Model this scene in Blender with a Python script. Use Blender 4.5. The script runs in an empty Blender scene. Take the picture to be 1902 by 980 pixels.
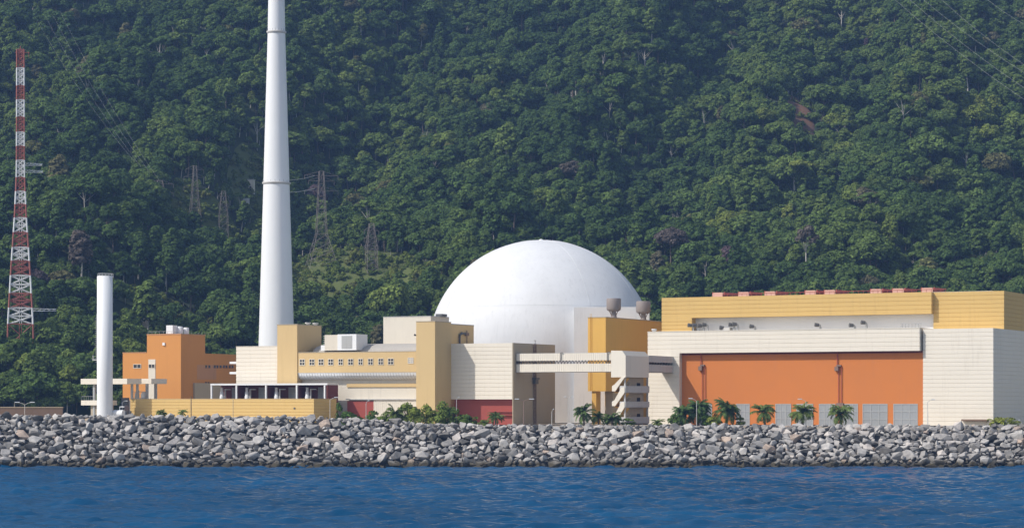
import bpy, bmesh, math, random
import numpy as np
from mathutils import Vector, Matrix, Quaternion, noise
S = bpy.context.scene
R_ = math.radians
# ------------------------------------------------------------------ camera, light, exposure
FPX, EYE, HOR = 4290.0, 14.3, 745.0            # focal length in photo pixels, eye height, row of the sea horizon
cam = bpy.data.objects.new('camera', bpy.data.cameras.new('camera'))
S.collection.objects.link(cam); S.camera = cam
cam.location = (0, 0, EYE); cam.rotation_euler = (R_(90), 0, 0)
cam.data.sensor_width = 36; cam.data.lens = 36*FPX/1902
cam.data.shift_y = (HOR-490)/1902
cam.data.clip_start = 1; cam.data.clip_end = 6000
SUN_AZ, SUN_EL = 66.0, 45.0                    # degrees left of the line camera -> scene seen from the scene, elevation
sd = Vector((-math.sin(R_(SUN_AZ))*math.cos(R_(SUN_EL)), -math.cos(R_(SUN_AZ))*math.cos(R_(SUN_EL)), math.sin(R_(SUN_EL))))
sun = bpy.data.objects.new('sun', bpy.data.lights.new('sun', 'SUN'))
S.collection.objects.link(sun); sun.location = (-300, -100, 400)
sun.rotation_euler = sd.to_track_quat('Z', 'Y').to_euler()
sun.data.energy = 3.9; sun.data.angle = R_(0.53); sun.data.color = (1.0, 0.96, 0.90)
W = bpy.data.worlds.new('World'); S.world = W; W.use_nodes = True
nt = W.node_tree; bg = nt.nodes['Background']
sky = nt.nodes.new('ShaderNodeTexSky'); sky.sky_type = 'NISHITA'; sky.sun_disc = False
sky.dust_density = 1.2; sky.air_density = 1.0; sky.sun_elevation = R_(SUN_EL); sky.sun_rotation = math.atan2(sd.x, sd.y)
hs = nt.nodes.new('ShaderNodeHueSaturation'); hs.inputs['Saturation'].default_value = .7
nt.links.new(sky.outputs[0], hs.inputs['Color']); nt.links.new(hs.outputs[0], bg.inputs[0]); bg.inputs[1].default_value = 0.15
S.view_settings.view_transform = 'Standard'; S.view_settings.look = 'None'
S.view_settings.exposure = 0.12; S.view_settings.gamma = 1.0; S.view_settings.use_curve_mapping = False
S.cycles.max_bounces = 6; S.cycles.diffuse_bounces = 3; S.cycles.glossy_bounces = 3
S.cycles.transmission_bounces = 3; S.cycles.volume_bounces = 0; S.cycles.use_denoising = True
HAZE = 0.000125

random.seed(11); rng = np.random.default_rng(11)
G = 8.8                                        # ground level of the plant
TH = R_(27); CU, SU = math.cos(TH), math.sin(TH)

# ------------------------------------------------------------------ helpers
def P(px, py, Y):
    return Vector(((px-951)/FPX*Y, Y, EYE+(HOR-py)/FPX*Y))
def smooth(a, b, x):
    t = min(1, max(0, (x-a)/(b-a))); return t*t*(3-2*t)

class Nd:
    def __init__(s, name):
        s.m = bpy.data.materials.new(name); s.m.use_nodes = True
        s.t = s.m.node_tree; s.b = s.t.nodes['Principled BSDF']
    def new(s, typ, **kw):
        n = s.t.nodes.new(typ)
        for k, v in kw.items():
            if k[0] == '_': n.inputs[k[1:].replace('_', ' ')].default_value = v
            else: setattr(n, k, v)
        return n
    def lk(s, a, b): s.t.links.new(a, b)
def noise_node(N, coord, scale, detail=4, rough=.6, stretch=None):
    n = N.new('ShaderNodeTexNoise', _Scale=scale, _Detail=detail, _Roughness=rough)
    if stretch:
        mp = N.new('ShaderNodeMapping', _Scale=stretch); N.lk(coord, mp.inputs[0]); N.lk(mp.outputs[0], n.inputs['Vector'])
    else: N.lk(coord, n.inputs['Vector'])
    return n
def mixc(N, fac, a, b, mode='MIX'):
    m = N.new('ShaderNodeMix', data_type='RGBA', blend_type=mode)
    for sock, v in ((m.inputs[0], fac), (m.inputs[6], a), (m.inputs[7], b)):
        if isinstance(v, (int, float)): sock.default_value = v
        elif isinstance(v, tuple): sock.default_value = (*v, 1)
        else: N.lk(v, sock)
    return m.outputs[2]
def ramp(N, fac, stops):
    r = N.new('ShaderNodeValToRGB'); e = r.color_ramp.elements
    while len(e) < len(stops): e.new(.5)
    for k, (p, c) in zip(e, stops): k.position = p; k.color = (*c, 1) if len(c) == 3 else c
    N.lk(fac, r.inputs[0]); return r.outputs[0]

def paint(name, col, rough=.75, stain=.18, dark=(.18,.15,.12), spec=.25, streak=1.0, metal=0.0):
    """weathered wall paint: broad mottling, vertical rain streaks, grime with its own shapes"""
    N = Nd(name); c = N.new('ShaderNodeTexCoord').outputs['Object']
    n1 = noise_node(N, c, .16, 5, .6)
    n2 = noise_node(N, c, 1.0, 6, .65, (1.3, 1.3, .10))
    f1 = ramp(N, n1.outputs[0], [(.42, (0,0,0)), (.72, (1,1,1))])
    f2 = ramp(N, n2.outputs[0], [(.54, (0,0,0)), (.78, (1,1,1))])
    m1 = N.new('ShaderNodeMath', operation='MULTIPLY'); N.lk(f1, m1.inputs[0]); m1.inputs[1].default_value = stain*.6
    m2 = N.new('ShaderNodeMath', operation='MULTIPLY'); N.lk(f2, m2.inputs[0]); m2.inputs[1].default_value = stain*streak
    a = mixc(N, m1.outputs[0], col, tuple(x*.72+.02 for x in col))
    b = mixc(N, m2.outputs[0], a, dark)
    N.lk(b, N.b.inputs['Base Color']); N.b.inputs['Roughness'].default_value = rough
    N.b.inputs['Specular IOR Level'].default_value = spec; N.b.inputs['Metallic'].default_value = metal
    return N.m

M = {}
M['cream'] = paint('cream_cladding', (.75,.68,.57), .7, .24, (.34,.28,.21))
M['cream_flat'] = paint('cream_render', (.66,.60,.50), .8, .3, (.25,.22,.18))
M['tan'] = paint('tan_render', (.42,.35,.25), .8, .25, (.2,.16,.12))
M['gold'] = paint('gold_cladding', (.60,.40,.14), .7, .24, (.3,.19,.08))
M['gold_pale'] = paint('pale_gold_cladding', (.66,.45,.17), .7, .16, (.3,.19,.08))
M['yellow'] = paint('yellow_render', (.60,.43,.21), .7, .16, (.3,.19,.08))
M['ochre'] = paint('ochre_paint', (.66,.38,.085), .7, .2, (.3,.18,.06))
M['orange'] = paint('orange_render', (.57,.188,.047), .85, .32, (.42,.17,.08))
M['orange_pale'] = paint('weathered_orange_render', (.5,.26,.13), .85, .35, (.25,.15,.1))
M['amber'] = paint('amber_render', (.58,.255,.07), .85, .18, (.36,.15,.05))
M['red'] = paint('red_panel', (.34,.075,.055), .6, .18, (.18,.05,.04))
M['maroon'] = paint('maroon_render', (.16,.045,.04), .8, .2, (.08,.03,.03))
M['pink'] = paint('faded_red_metal', (.62,.36,.28), .7, .3, (.3,.1,.08))
M['white'] = paint('white_paint', (.75,.75,.75), .55, .10, (.42,.40,.36))
M['dome'] = paint('dome_white', (.655,.655,.66), .6, .5, (.46,.46,.46))
M['concrete'] = paint('grey_concrete', (.40,.40,.39), .85, .3, (.17,.16,.15))
M['concrete_pale'] = paint('pale_concrete', (.52,.50,.47), .85, .4, (.25,.23,.2))
M['roof_felt'] = paint('dirty_roof_sheet', (.40,.37,.33), .85, .4, (.15,.13,.11))
M['cowl'] = paint('brownish_metal', (.25,.21,.19), .6, .4, (.14,.10,.08), .4, 1.0)
M['steel'] = paint('galvanised_steel', (.38,.38,.37), .5, .3, (.2,.17,.14), .5)
M['steel_dark'] = paint('dark_steel', (.10,.10,.10), .55, .3, (.12,.06,.04), .4)
M['pipe'] = paint('rusty_pipe', (.22,.15,.12), .7, .4, (.12,.06,.04))
M['mast_red'] = paint('mast_red_paint', (.33,.11,.085), .55, .15, (.2,.05,.03))
M['mast_white'] = paint('mast_white_paint', (.70,.70,.70), .55, .15, (.4,.38,.36))
M['bark'] = paint('bark', (.17,.13,.10), .9, .4, (.07,.06,.05))
M['bark_pale'] = paint('pale_bark', (.42,.39,.34), .9, .4, (.2,.18,.15))
M['sand'] = paint('sandy_soil', (.40,.31,.21), .95, .4, (.2,.15,.1))
M['brown'] = paint('brown_block_wall', (.20,.13,.09), .9, .4, (.1,.07,.05))
M['glass_grey'] = paint('grey_glazing', (.30,.31,.315), .4, .5, (.44,.43,.41), .4, 1.0)
M['glass_dark'] = paint('dark_glass', (.018,.02,.026), .15, .1, (.03,.03,.03), .5)
M['void'] = paint('dark_opening', (.03,.026,.025), .9, .1, (.02,.02,.02))
M['lens'] = paint('lamp_lens', (.55,.57,.58), .3, .05, (.5,.5,.5), .5)

def make_leaf_mat(name, ramp_stops, trans=.28):
    N = Nd(name); N.t.nodes.remove(N.b)
    at = N.new('ShaderNodeAttribute', attribute_type='INSTANCER', attribute_name='hue')
    geo = N.new('ShaderNodeNewGeometry')
    oc = N.new('ShaderNodeTexCoord').outputs['Object']
    n = noise_node(N, oc, .35, 2)
    base = ramp(N, at.outputs['Fac'], ramp_stops)
    v = N.new('ShaderNodeMapRange'); N.lk(geo.outputs['Random Per Island'], v.inputs[0]); v.inputs[3].default_value = .62; v.inputs[4].default_value = 1.35
    v2 = N.new('ShaderNodeMapRange'); N.lk(n.outputs[0], v2.inputs[0]); v2.inputs[1].default_value = .3; v2.inputs[2].default_value = .7; v2.inputs[3].default_value = .7; v2.inputs[4].default_value = 1.3
    mm = N.new('ShaderNodeMath', operation='MULTIPLY'); N.lk(v.outputs[0], mm.inputs[0]); N.lk(v2.outputs[0], mm.inputs[1])
    hsv = N.new('ShaderNodeHueSaturation'); N.lk(base, hsv.inputs['Color']); N.lk(mm.outputs[0], hsv.inputs['Value'])
    d = N.new('ShaderNodeBsdfDiffuse'); tr = N.new('ShaderNodeBsdfTranslucent'); mx = N.new('ShaderNodeMixShader'); mx.inputs[0].default_value = trans
    N.lk(hsv.outputs[0], d.inputs[0]); N.lk(hsv.outputs[0], tr.inputs[0]); N.lk(d.outputs[0], mx.inputs[1]); N.lk(tr.outputs[0], mx.inputs[2])
    out = [x for x in N.t.nodes if x.type == 'OUTPUT_MATERIAL'][0]; N.lk(mx.outputs[0], out.inputs[0])
    return N.m
M['leaf'] = make_leaf_mat('forest_leaves', [(0, (.048,.084,.028)), (.3, (.086,.138,.040)), (.6, (.140,.192,.050)), (.78, (.20,.24,.052)), (.88, (.15,.145,.06)), (.95, (.14,.12,.10)), (1, (.12,.075,.095))])
M['palm'] = make_leaf_mat('palm_leaves', [(0, (.09,.15,.05)), (1, (.19,.23,.065))])
M['bushleaf'] = make_leaf_mat('shrub_leaves', [(0, (.06,.12,.03)), (.5, (.16,.22,.05)), (1, (.28,.30,.06))])

COL = S.collection
class MB:
    def __init__(s): s.v = []; s.f = []; s.sm = []
    def add(s, vs, fs, sm=False):
        o = len(s.v); s.v += [tuple(q) for q in vs]; s.f += [tuple(i+o for i in f) for f in fs]; s.sm += [sm]*len(fs)
    def box(s, x0, x1, y0, y1, z0, z1):
        s.add([(x0,y0,z0),(x1,y0,z0),(x1,y1,z0),(x0,y1,z0),(x0,y0,z1),(x1,y0,z1),(x1,y1,z1),(x0,y1,z1)],
              [(0,3,2,1),(4,5,6,7),(0,1,5,4),(1,2,6,5),(2,3,7,6),(3,0,4,7)])
        return s
    def rings(s, rs):                       # stack of rectangles (x0,x1,y0,y1,z), closed
        vs = []; fs = []
        for x0,x1,y0,y1,z in rs: vs += [(x0,y0,z),(x1,y0,z),(x1,y1,z),(x0,y1,z)]
        for k in range(len(rs)-1):
            a = 4*k
            for i in range(4): fs.append((a+i, a+(i+1)%4, a+4+(i+1)%4, a+4+i))
        e = 4*(len(rs)-1); fs += [(3,2,1,0), (e,e+1,e+2,e+3)]
        s.add(vs, fs); return s
    def clad(s, x0, x1, y0, y1, z0, z1, pitch=.95, gw=.16, gd=.065):   # box of horizontal cladding boards with grooves
        rs = [(x0,x1,y0,y1,z0)]; n = max(1, round((z1-z0)/pitch)); p = (z1-z0)/n
        for k in range(1, n):
            z = z0+k*p
            rs += [(x0,x1,y0,y1,z-gw/2), (x0+gd,x1-gd,y0+gd,y1-gd,z-gw/2+.03), (x0+gd,x1-gd,y0+gd,y1-gd,z+gw/2-.03), (x0,x1,y0,y1,z+gw/2)]
        rs.append((x0,x1,y0,y1,z1)); return s.rings(rs)
    def vclad(s, x0, x1, y0, y1, z0, z1, pitch=.6, gd=.08):           # front of vertical ribs (saw of trapezoids along x)
        n = max(2, round((x1-x0)/pitch)); p = (x1-x0)/n; pr = []
        for k in range(n): pr += [(x0+k*p, y0), (x0+(k+.55)*p, y0), (x0+(k+.62)*p, y0+gd), (x0+(k+.93)*p, y0+gd)]
        pr += [(x1, y0), (x1, y1), (x0, y1)]
        return s.prism(pr, z0, z1)
    def prism(s, poly, z0, z1):             # poly counter-clockwise in xy
        n = len(poly); vs = [(x,y,z0) for x,y in poly]+[(x,y,z1) for x,y in poly]
        fs = [tuple(range(n-1,-1,-1)), tuple(range(n,2*n))]+[(i,(i+1)%n,n+(i+1)%n,n+i) for i in range(n)]
        s.add(vs, fs); return s
    def prism_x(s, poly, x0, x1):           # poly in (y,z), extruded along x
        n = len(poly); vs = [(x0,y,z) for y,z in poly]+[(x1,y,z) for y,z in poly]
        fs = [tuple(range(n-1,-1,-1)), tuple(range(n,2*n))]+[(i,(i+1)%n,n+(i+1)%n,n+i) for i in range(n)]
        s.add(vs, fs); return s
    def prism_y(s, poly, y0, y1):           # poly in (x,z), extruded along y
        n = len(poly); vs = [(x,y0,z) for x,z in poly]+[(x,y1,z) for x,z in poly]
        fs = [tuple(range(n)), tuple(range(2*n-1,n-1,-1))]+[((i+1)%n,i,n+i,n+(i+1)%n) for i in range(n)]
        s.add(vs, fs); return s
    def tube(s, a, b, r0, r1=None, n=6, sm=True):
        a, b = Vector(a), Vector(b); r1 = r0 if r1 is None else r1; d = (b-a).normalized()
        q = d.to_track_quat('Z', 'Y'); vs = []
        for c, r in ((a, r0), (b, r1)):
            for k in range(n):
                t = 2*math.pi*k/n; vs.append(c+q@Vector((r*math.cos(t), r*math.sin(t), 0)))
        s.add(vs, [(k,(k+1)%n,n+(k+1)%n,n+k) for k in range(n)], sm)
        s.add(vs[:n], [tuple(range(n-1,-1,-1))]); s.add(vs[n:], [tuple(range(n))]); return s
    def path(s, pts, r, n=6):
        for a, b in zip(pts, pts[1:]): s.tube(a, b, r, r, n)
        return s
    def lathe(s, prof, n=24, c=(0,0), sm=True):   # (radius,z) profile bottom to top
        vs = []; fs = []
        for r, z in prof:
            for k in range(n):
                t = 2*math.pi*k/n; vs.append((c[0]+r*math.cos(t), c[1]+r*math.sin(t), z))
        for j in range(len(prof)-1):
            for k in range(n): fs.append((j*n+k, j*n+(k+1)%n, (j+1)*n+(k+1)%n, (j+1)*n+k))
        s.add(vs, fs, sm)
        s.add(vs[:n], [tuple(range(n-1,-1,-1))]); s.add(vs[-n:], [tuple(range(n))]); return s
    def mesh(s, name, mat):
        me = bpy.data.meshes.new(name); me.from_pydata(s.v, [], s.f)
        me.polygons.foreach_set('use_smooth', s.sm); me.materials.append(mat); me.update(); return me
    def build(s, name, mat, parent=None, label=None):
        o = bpy.data.objects.new(name, s.mesh(name, M[mat] if isinstance(mat, str) else mat))
        COL.objects.link(o)
        if parent is not None: o.parent = parent
        if label: o['label'] = label
        return o
def tag(o, label=None, cat=None, group=None, kind=None):
    if label: o['label'] = label
    if cat: o['category'] = cat
    if group: o['group'] = group
    if kind: o['kind'] = kind
    return o
def thing(name, label, cat, loc=(0,0,0), rz=0, group=None):
    o = bpy.data.objects.new(name, None); COL.objects.link(o); o.empty_display_size = .5
    o.location = loc; o.rotation_euler = (0, 0, rz); return tag(o, label, cat, group)
def link(name, me, parent=None):
    o = bpy.data.objects.new(name, me); COL.objects.link(o)
    if parent is not None: o.parent = parent
    return o
def copy_tree(o, parent=None):
    c = o.copy(); COL.objects.link(c); c.parent = parent
    for ch in [k for k in o.children]: copy_tree(ch, c)
    return c

class Fr:
    """frame of a building: u runs right along the front, v into depth; origin at photo column px, distance Y, plant ground"""
    def __init__(s, px, Y, th=TH):
        s.c, s.s = math.cos(th), math.sin(th); s.th = th
        s.ox, s.oy = (px-951)/FPX*Y, Y
    def at(s, u, v): return (s.ox+u*s.c+v*s.s, s.oy-u*s.s+v*s.c)
    def u(s, px, v=0):
        k = (px-951)/FPX; x0, y0 = s.ox+v*s.s, s.oy+v*s.c
        return (k*y0-x0)/(s.c+k*s.s)
    def v(s, px, u=0):
        k = (px-951)/FPX; x0, y0 = s.ox+u*s.c, s.oy-u*s.s
        return (k*y0-x0)/(s.s-k*s.c)
    def z(s, py, u=0, v=0): return EYE+(HOR-py)/FPX*s.at(u, v)[1]-G
    def thing(s, name, label, cat, group=None): return thing(name, label, cat, (s.ox, s.oy, G), -s.th, group)
def back(px, Y, px2):                      # distance of the column px2 on the front line through (px, Y)
    f = Fr(px, Y); return f.at(f.u(px2), 0)[1]
def window(parent, u0, u1, z0, z1, v, nx=2, nz=1, fm='concrete', gm='glass_dark', bar=.10, side='front', label=None):
    """frame of bars standing proud of the wall and the pane between them"""
    fr = MB(); pn = MB()
    def bx(mb, a0, a1, c0, c1, d0, d1):
        if side == 'front': mb.box(a0, a1, v-d1, v-d0, c0, c1)
        else: mb.box(v+d0, v+d1, a0, a1, c0, c1)
    for k in range(nx+1):
        x = u0+(u1-u0)*k/nx; bx(fr, x-bar/2, x+bar/2, z0, z1, -.05, .10)
    for k in range(nz+1):
        z = z0+(z1-z0)*k/nz; bx(fr, u0-bar/2, u1+bar/2, z-bar/2, z+bar/2, -.05, .103)
    w = fr.build('window', fm, parent, label); bx(pn, u0+.003, u1-.003, z0+.003, z1-.003, -.05, .03); pn.build('pane', gm, w); return w

# ------------------------------------------------------------------ terrain
def fbm(x, y, sc, o=4, seed=0): return noise.fractal(Vector((x/sc, y/sc, seed*7.3)), 1.0, 2.1, o)
def foot(x): return 684 - 46*smooth(-70, -135, x) + 10*noise.noise(Vector((x/60, .3, 4)))
def terrain(x, y):
    t = y-foot(x)
    if t <= 0: return G-.02
    r1 = 150
    z = .40*t if t < r1 else .40*r1 + .14*min(t-r1, 60)
    if t > r1+60: z += .56*(t-r1-60)
    # left part of the hill has a taller near spur, the middle a lower one
    z *= 1 + .0*x
    k = smooth(0, 80, t)
    ph = (x-.28*(y-900))
    z += k*(10*math.sin(ph/24+1.3+1.2*noise.noise(Vector((x/90, y/140, 1)))) + 6*math.sin(ph/10.5+.7*noise.noise(Vector((x/60, y/60, 3)))))*smooth(20, 260, t)
    z += k*10*fbm(x, y, 95, 3, 2) + k*3.0*fbm(x, y, 30, 2, 5)
    cap = EYE + .1745*y + 9 - 18*smooth(.214, .225, x/max(y, 1)) - 0*x   # skyline just above the frame, dipping at the far right
    top = EYE+.1745*1290
    if y > 1290: z = min(z, z*0+ top + 70*smooth(1290, 1600, y) + 14*fbm(x, y, 60, 3, 8) - 66*smooth(.205, .235, x/y))
    return G + max(0, z*1.0) if t > 0 else G
def ground_at(px, py):
    Y = 600.0
    while Y < 1700:
        p = P(px, py, Y)
        if terrain(p.x, Y) >= p.z: return Vector((p.x, Y, terrain(p.x, Y)))
        Y += 3
    return P(px, py, 1600)

def grid_mesh(name, xs, ys, zf, mat, sm=True):
    vs = [(x, y, zf(x, y)) for y in ys for x in xs]; nx = len(xs)
    fs = [(j*nx+i, j*nx+i+1, (j+1)*nx+i+1, (j+1)*nx+i) for j in range(len(ys)-1) for i in range(nx-1)]
    mb = MB(); mb.add(vs, fs, sm); return mb.build(name, mat)
N = Nd('hillside_soil'); oc = N.new('ShaderNodeTexCoord').outputs['Object']
n = noise_node(N, oc, .06, 6); n2 = noise_node(N, oc, .9, 4)
c = ramp(N, n.outputs[0], [(.3, (.018,.030,.012)), (.55, (.035,.055,.018)), (.75, (.06,.075,.025))])
N.lk(mixc(N, .5, c, ramp(N, n2.outputs[0], [(.3, (.3,.3,.3)), (.7, (1,1,1))]), 'MULTIPLY'), N.b.inputs['Base Color']); N.b.inputs['Roughness'].default_value = 1
M['hill'] = N.m
xs = list(np.linspace(-700, 700, 141)); ys = list(np.linspace(610, 1680, 130))
tag(grid_mesh('hillside', xs, ys, lambda x, y: terrain(x, y)-.1, M['hill']), kind='structure')

N = Nd('plant_ground'); oc = N.new('ShaderNodeTexCoord').outputs['Object']
n = noise_node(N, oc, .08, 6); n2 = noise_node(N, oc, 1.2, 5)
c = ramp(N, n.outputs[0], [(.30, (.14,.13,.06)), (.42, (.36,.31,.24)), (.7, (.42,.38,.33))])
N.lk(mixc(N, .4, c, ramp(N, n2.outputs[0], [(.3, (.5,.5,.5)), (.7, (1,1,1))]), 'MULTIPLY'), N.b.inputs['Base Color']); N.b.inputs['Roughness'].default_value = .95
M['ground'] = N.m
gm = MB(); gm.add([(-700,516,G-2),(700,516,G-2),(700,519.5,G-.25),(700,1690,G),(-700,1690,G),(-700,519.5,G-.25)], [(0,1,2,5),(5,2,3,4)])
tag(gm.build('ground', 'ground'), kind='structure')

# ------------------------------------------------------------------ sea
wx = np.concatenate([np.linspace(-690, -150, 30)[:-1], np.linspace(-150, 150, 560), np.linspace(150, 690, 30)[1:]])
wy = np.concatenate([np.linspace(-45, 225, 30)[:-1], np.linspace(225, 512, 520)])
X, Yg = np.meshgrid(wx, wy); Z = np.zeros_like(X)
for k in range(80):
    lam = 1.5*(1.085**(rng.random()*33)); a = R_(90+rng.normal(0, 34)); kk = 2*math.pi/lam
    amp = (.0085 if lam < 4 else .0095 if lam < 8 else .0048 if lam < 12 else .0010)*lam*(.6+.8*rng.random())
    Z += amp*np.sin(kk*(X*math.cos(a)+Yg*math.sin(a))+rng.random()*6.28)
fade = np.clip((155-np.abs(X))/20, 0, 1)*np.clip((Yg-215)/20, 0, 1); Z *= fade
Z = np.sign(Z)*np.abs(Z)**1.0
N = Nd('sea_water'); gp = N.new('ShaderNodeNewGeometry').outputs['Position']
n = noise_node(N, gp, 1.3, 6, .7, (.5, .8, 1)); n2 = noise_node(N, gp, .028, 4, .6, (.6, .35, 1))
bp = N.new('ShaderNodeBump', _Strength=.85, _Distance=.2); N.lk(n.outputs[0], bp.inputs['Height']); N.lk(bp.outputs[0], N.b.inputs['Normal'])
c = ramp(N, n2.outputs[0], [(.3, (.002,.038,.092)), (.5, (.003,.054,.132)), (.72, (.006,.076,.176))])
N.lk(c, N.b.inputs['Base Color']); N.b.inputs['Roughness'].default_value = .2; N.b.inputs['IOR'].default_value = 1.33
N.b.inputs['Specular IOR Level'].default_value = .18; N.b.inputs['Specular Tint'].default_value = (.42,.72,1,1)
M['sea'] = N.m
wm = bpy.data.meshes.new('sea'); nx = len(wx)
idx = np.arange(X.size).reshape(X.shape)
qs = np.stack([idx[:-1,:-1], idx[:-1,1:], idx[1:,1:], idx[1:,:-1]], -1).reshape(-1, 4)
wm.vertices.add(X.size); wm.vertices.foreach_set('co', np.stack([X, Yg, Z], -1).ravel())
wm.loops.add(qs.size); wm.loops.foreach_set('vertex_index', qs.ravel()); wm.polygons.add(len(qs))
wm.polygons.foreach_set('loop_start', np.arange(0, qs.size, 4)); wm.polygons.foreach_set('use_smooth', np.ones(len(qs), bool))
wm.update(calc_edges=True); wm.materials.append(M['sea'])
tag(link('sea', wm), kind='structure')

# ------------------------------------------------------------------ breakwater
def crest(x):                                # crest height along the breakwater
    px = 951+x/514*FPX
    py = np.interp(px, [-200, 0, 240, 580, 700, 820, 900, 1300, 1902, 2100], [767, 768, 768, 771, 777, 784, 786, 787, 787, 787])
    return EYE+(HOR-py)/FPX*514
def rock_surface(x, y):
    c = crest(x); t = (y-496.2)/17.3
    if t <= 1: return -.7+(c+.45)*max(t, -.2)
    return c-.25-(y-513.5)*.35
N = Nd('boulder_stone'); oi = N.new('ShaderNodeObjectInfo'); geo = N.new('ShaderNodeNewGeometry')
gp = geo.outputs['Position']
at = N.new('ShaderNodeAttribute', attribute_type='GEOMETRY', attribute_name='tone')
n = noise_node(N, gp, .9, 6, .65); n2 = noise_node(N, gp, 5, 4, .7)
base = ramp(N, at.outputs['Fac'], [(0, (.15,.141,.133)), (.35, (.295,.28,.262)), (.7, (.455,.43,.405)), (.88, (.60,.57,.535)), (.95, (.48,.38,.32)), (1, (.48,.38,.29))])
c = mixc(N, .75, base, ramp(N, n.outputs[0], [(.3, (.5,.5,.52)), (.62, (1.05,1.03,1.0))]), 'MULTIPLY')
c = mixc(N, .5, c, ramp(N, n2.outputs[0], [(.3, (.55,.55,.55)), (.65, (1.1,1.1,1.1))]), 'MULTIPLY')
sp = N.new('ShaderNodeSeparateXYZ'); N.lk(gp, sp.inputs[0])
ad = N.new('ShaderNodeMath', operation='MULTIPLY_ADD'); N.lk(n.outputs[0], ad.inputs[0]); ad.inputs[1].default_value = -2.4; N.lk(sp.outputs[2], ad.inputs[2])
mr = N.new('ShaderNodeMapRange'); N.lk(ad.outputs[0], mr.inputs[0]); mr.inputs[1].default_value = -.25; mr.inputs[2].default_value = .9
N.lk(mixc(N, mr.outputs[0], (.060,.050,.033), c), N.b.inputs['Base Color'])     # algae and wet stone below the tide line
bp = N.new('ShaderNodeBump', _Strength=.6, _Distance=.15); N.lk(n2.outputs[0], bp.inputs['Height']); N.lk(bp.outputs[0], N.b.inputs['Normal'])
N.b.inputs['Roughness'].default_value = .9; N.b.inputs['Specular IOR Level'].default_value = .2
M['rock'] = N.m
N = Nd('rubble_core'); N.b.inputs['Base Color'].default_value = (.06,.058,.055,1); N.b.inputs['Roughness'].default_value = 1; M['rubble'] = N.m
bxs = list(np.linspace(-260, 260, 210)); bys = list(np.linspace(493, 521, 22))
tag(grid_mesh('breakwater_bank', bxs, bys, lambda x, y: rock_surface(x, y)-1.1+.5*fbm(x, y, 3, 2, 9), M['rubble'], False), kind='structure')

def rock_proto(seed):
    r = random.Random(seed); bm = bmesh.new(); sx, sy, sz = 1, r.uniform(.65, .95), r.uniform(.5, .78)
    for k in range(r.randint(10, 16)):
        v = Vector((r.gauss(0,1), r.gauss(0,1), r.gauss(0,1))).normalized()*r.uniform(.8, 1.12)
        m = max(abs(v.x), abs(v.y), abs(v.z)); v = v.lerp(v/m*.82, r.uniform(.2, .7))
        bm.verts.new((v.x*sx, v.y*sy, v.z*sz))
    bmesh.ops.convex_hull(bm, input=bm.verts[:])
    bmesh.ops.delete(bm, geom=[v for v in bm.verts if not v.link_faces], context='VERTS')
    bmesh.ops.dissolve_limit(bm, angle_limit=R_(14), verts=bm.verts[:], edges=bm.edges[:])
    bmesh.ops.bevel(bm, geom=bm.edges[:], offset=.028, segments=1, affect='EDGES')
    bmesh.ops.triangulate(bm, faces=[f for f in bm.faces if len(f.verts) > 4])
    bm.verts.ensure_lookup_table()
    for v in bm.verts: v.co += .05*Vector((noise.noise(v.co*2.3+Vector((seed,0,0))), noise.noise(v.co*2.3+Vector((0,seed,0))), noise.noise(v.co*2.3+Vector((0,0,seed)))))
    V = [tuple(v.co) for v in bm.verts]; F = [tuple(v.index for v in f.verts) for f in bm.faces]; bm.free(); return V, F
RP = [rock_proto(s) for s in range(22)]
TONES = [.05, .3, .5, .68, .8, .9, .97]
RME = {}
def rock_mesh(k, t):
    if (k, t) not in RME:
        me = bpy.data.meshes.new('boulder'); me.from_pydata(RP[k][0], [], RP[k][1]); me.materials.append(M['rock'])
        a = me.attributes.new('tone', 'FLOAT', 'FACE'); a.data.foreach_set('value', [TONES[t]]*len(me.polygons)); RME[(k, t)] = me
    return RME[(k, t)]
rr = random.Random(5); rocks = []; cell = {}
def try_rock(x, y, r):
    ci, cj = int(x//2.6), int(y//2.6)
    for i in (-1,0,1):
        for j in (-1,0,1):
            for (a, b, q) in cell.get((ci+i, cj+j), ()):
                if math.hypot(a-x, b-y) < .60*(q+r): return
    cell.setdefault((ci, cj), []).append((x, y, r)); rocks.append((x, y, r))
for rad, tries in ((1.9, 90), (1.6, 450), (1.3, 1900), (1.0, 6500), (.72, 12000), (.5, 12000)):
    for k in range(tries): try_rock(rr.uniform(-150, 150), 494.8+21.4*rr.random(), rad*rr.uniform(.88, 1.12))
def rowname(y): return 'at the waterline' if y < 500 else ('in the middle rows' if y < 509.5 else 'along the crest')
ZONES = [(-120, 230, 'left of the white stack'), (230, 590, 'in front of the low yellow building'), (590, 890, 'in front of the leafy shrubs'),
         (890, 1210, 'in front of the dome'), (1210, 1710, 'in front of the orange wall'), (1710, 2050, 'in front of the tall cream end wall')]
TN = ['dark grey', 'grey', 'grey', 'mid grey', 'pale grey', 'whitish grey', 'tan']
def zone(px):
    for a, b, nme in ZONES:
        if a <= px < b: return nme
    return None
def rock_tone(q): return rr.choices(range(7), [1.2, 3, 4, 4, 3, 1.6, .5])[0]
view = [q for q in rocks if 0 <= 951+q[0]/q[1]*FPX <= 1902 and q[1] < 514.5]
big = set(sorted(view, key=lambda q: -q[2])[:300])
RV, RF, RT = [], [], []
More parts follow.
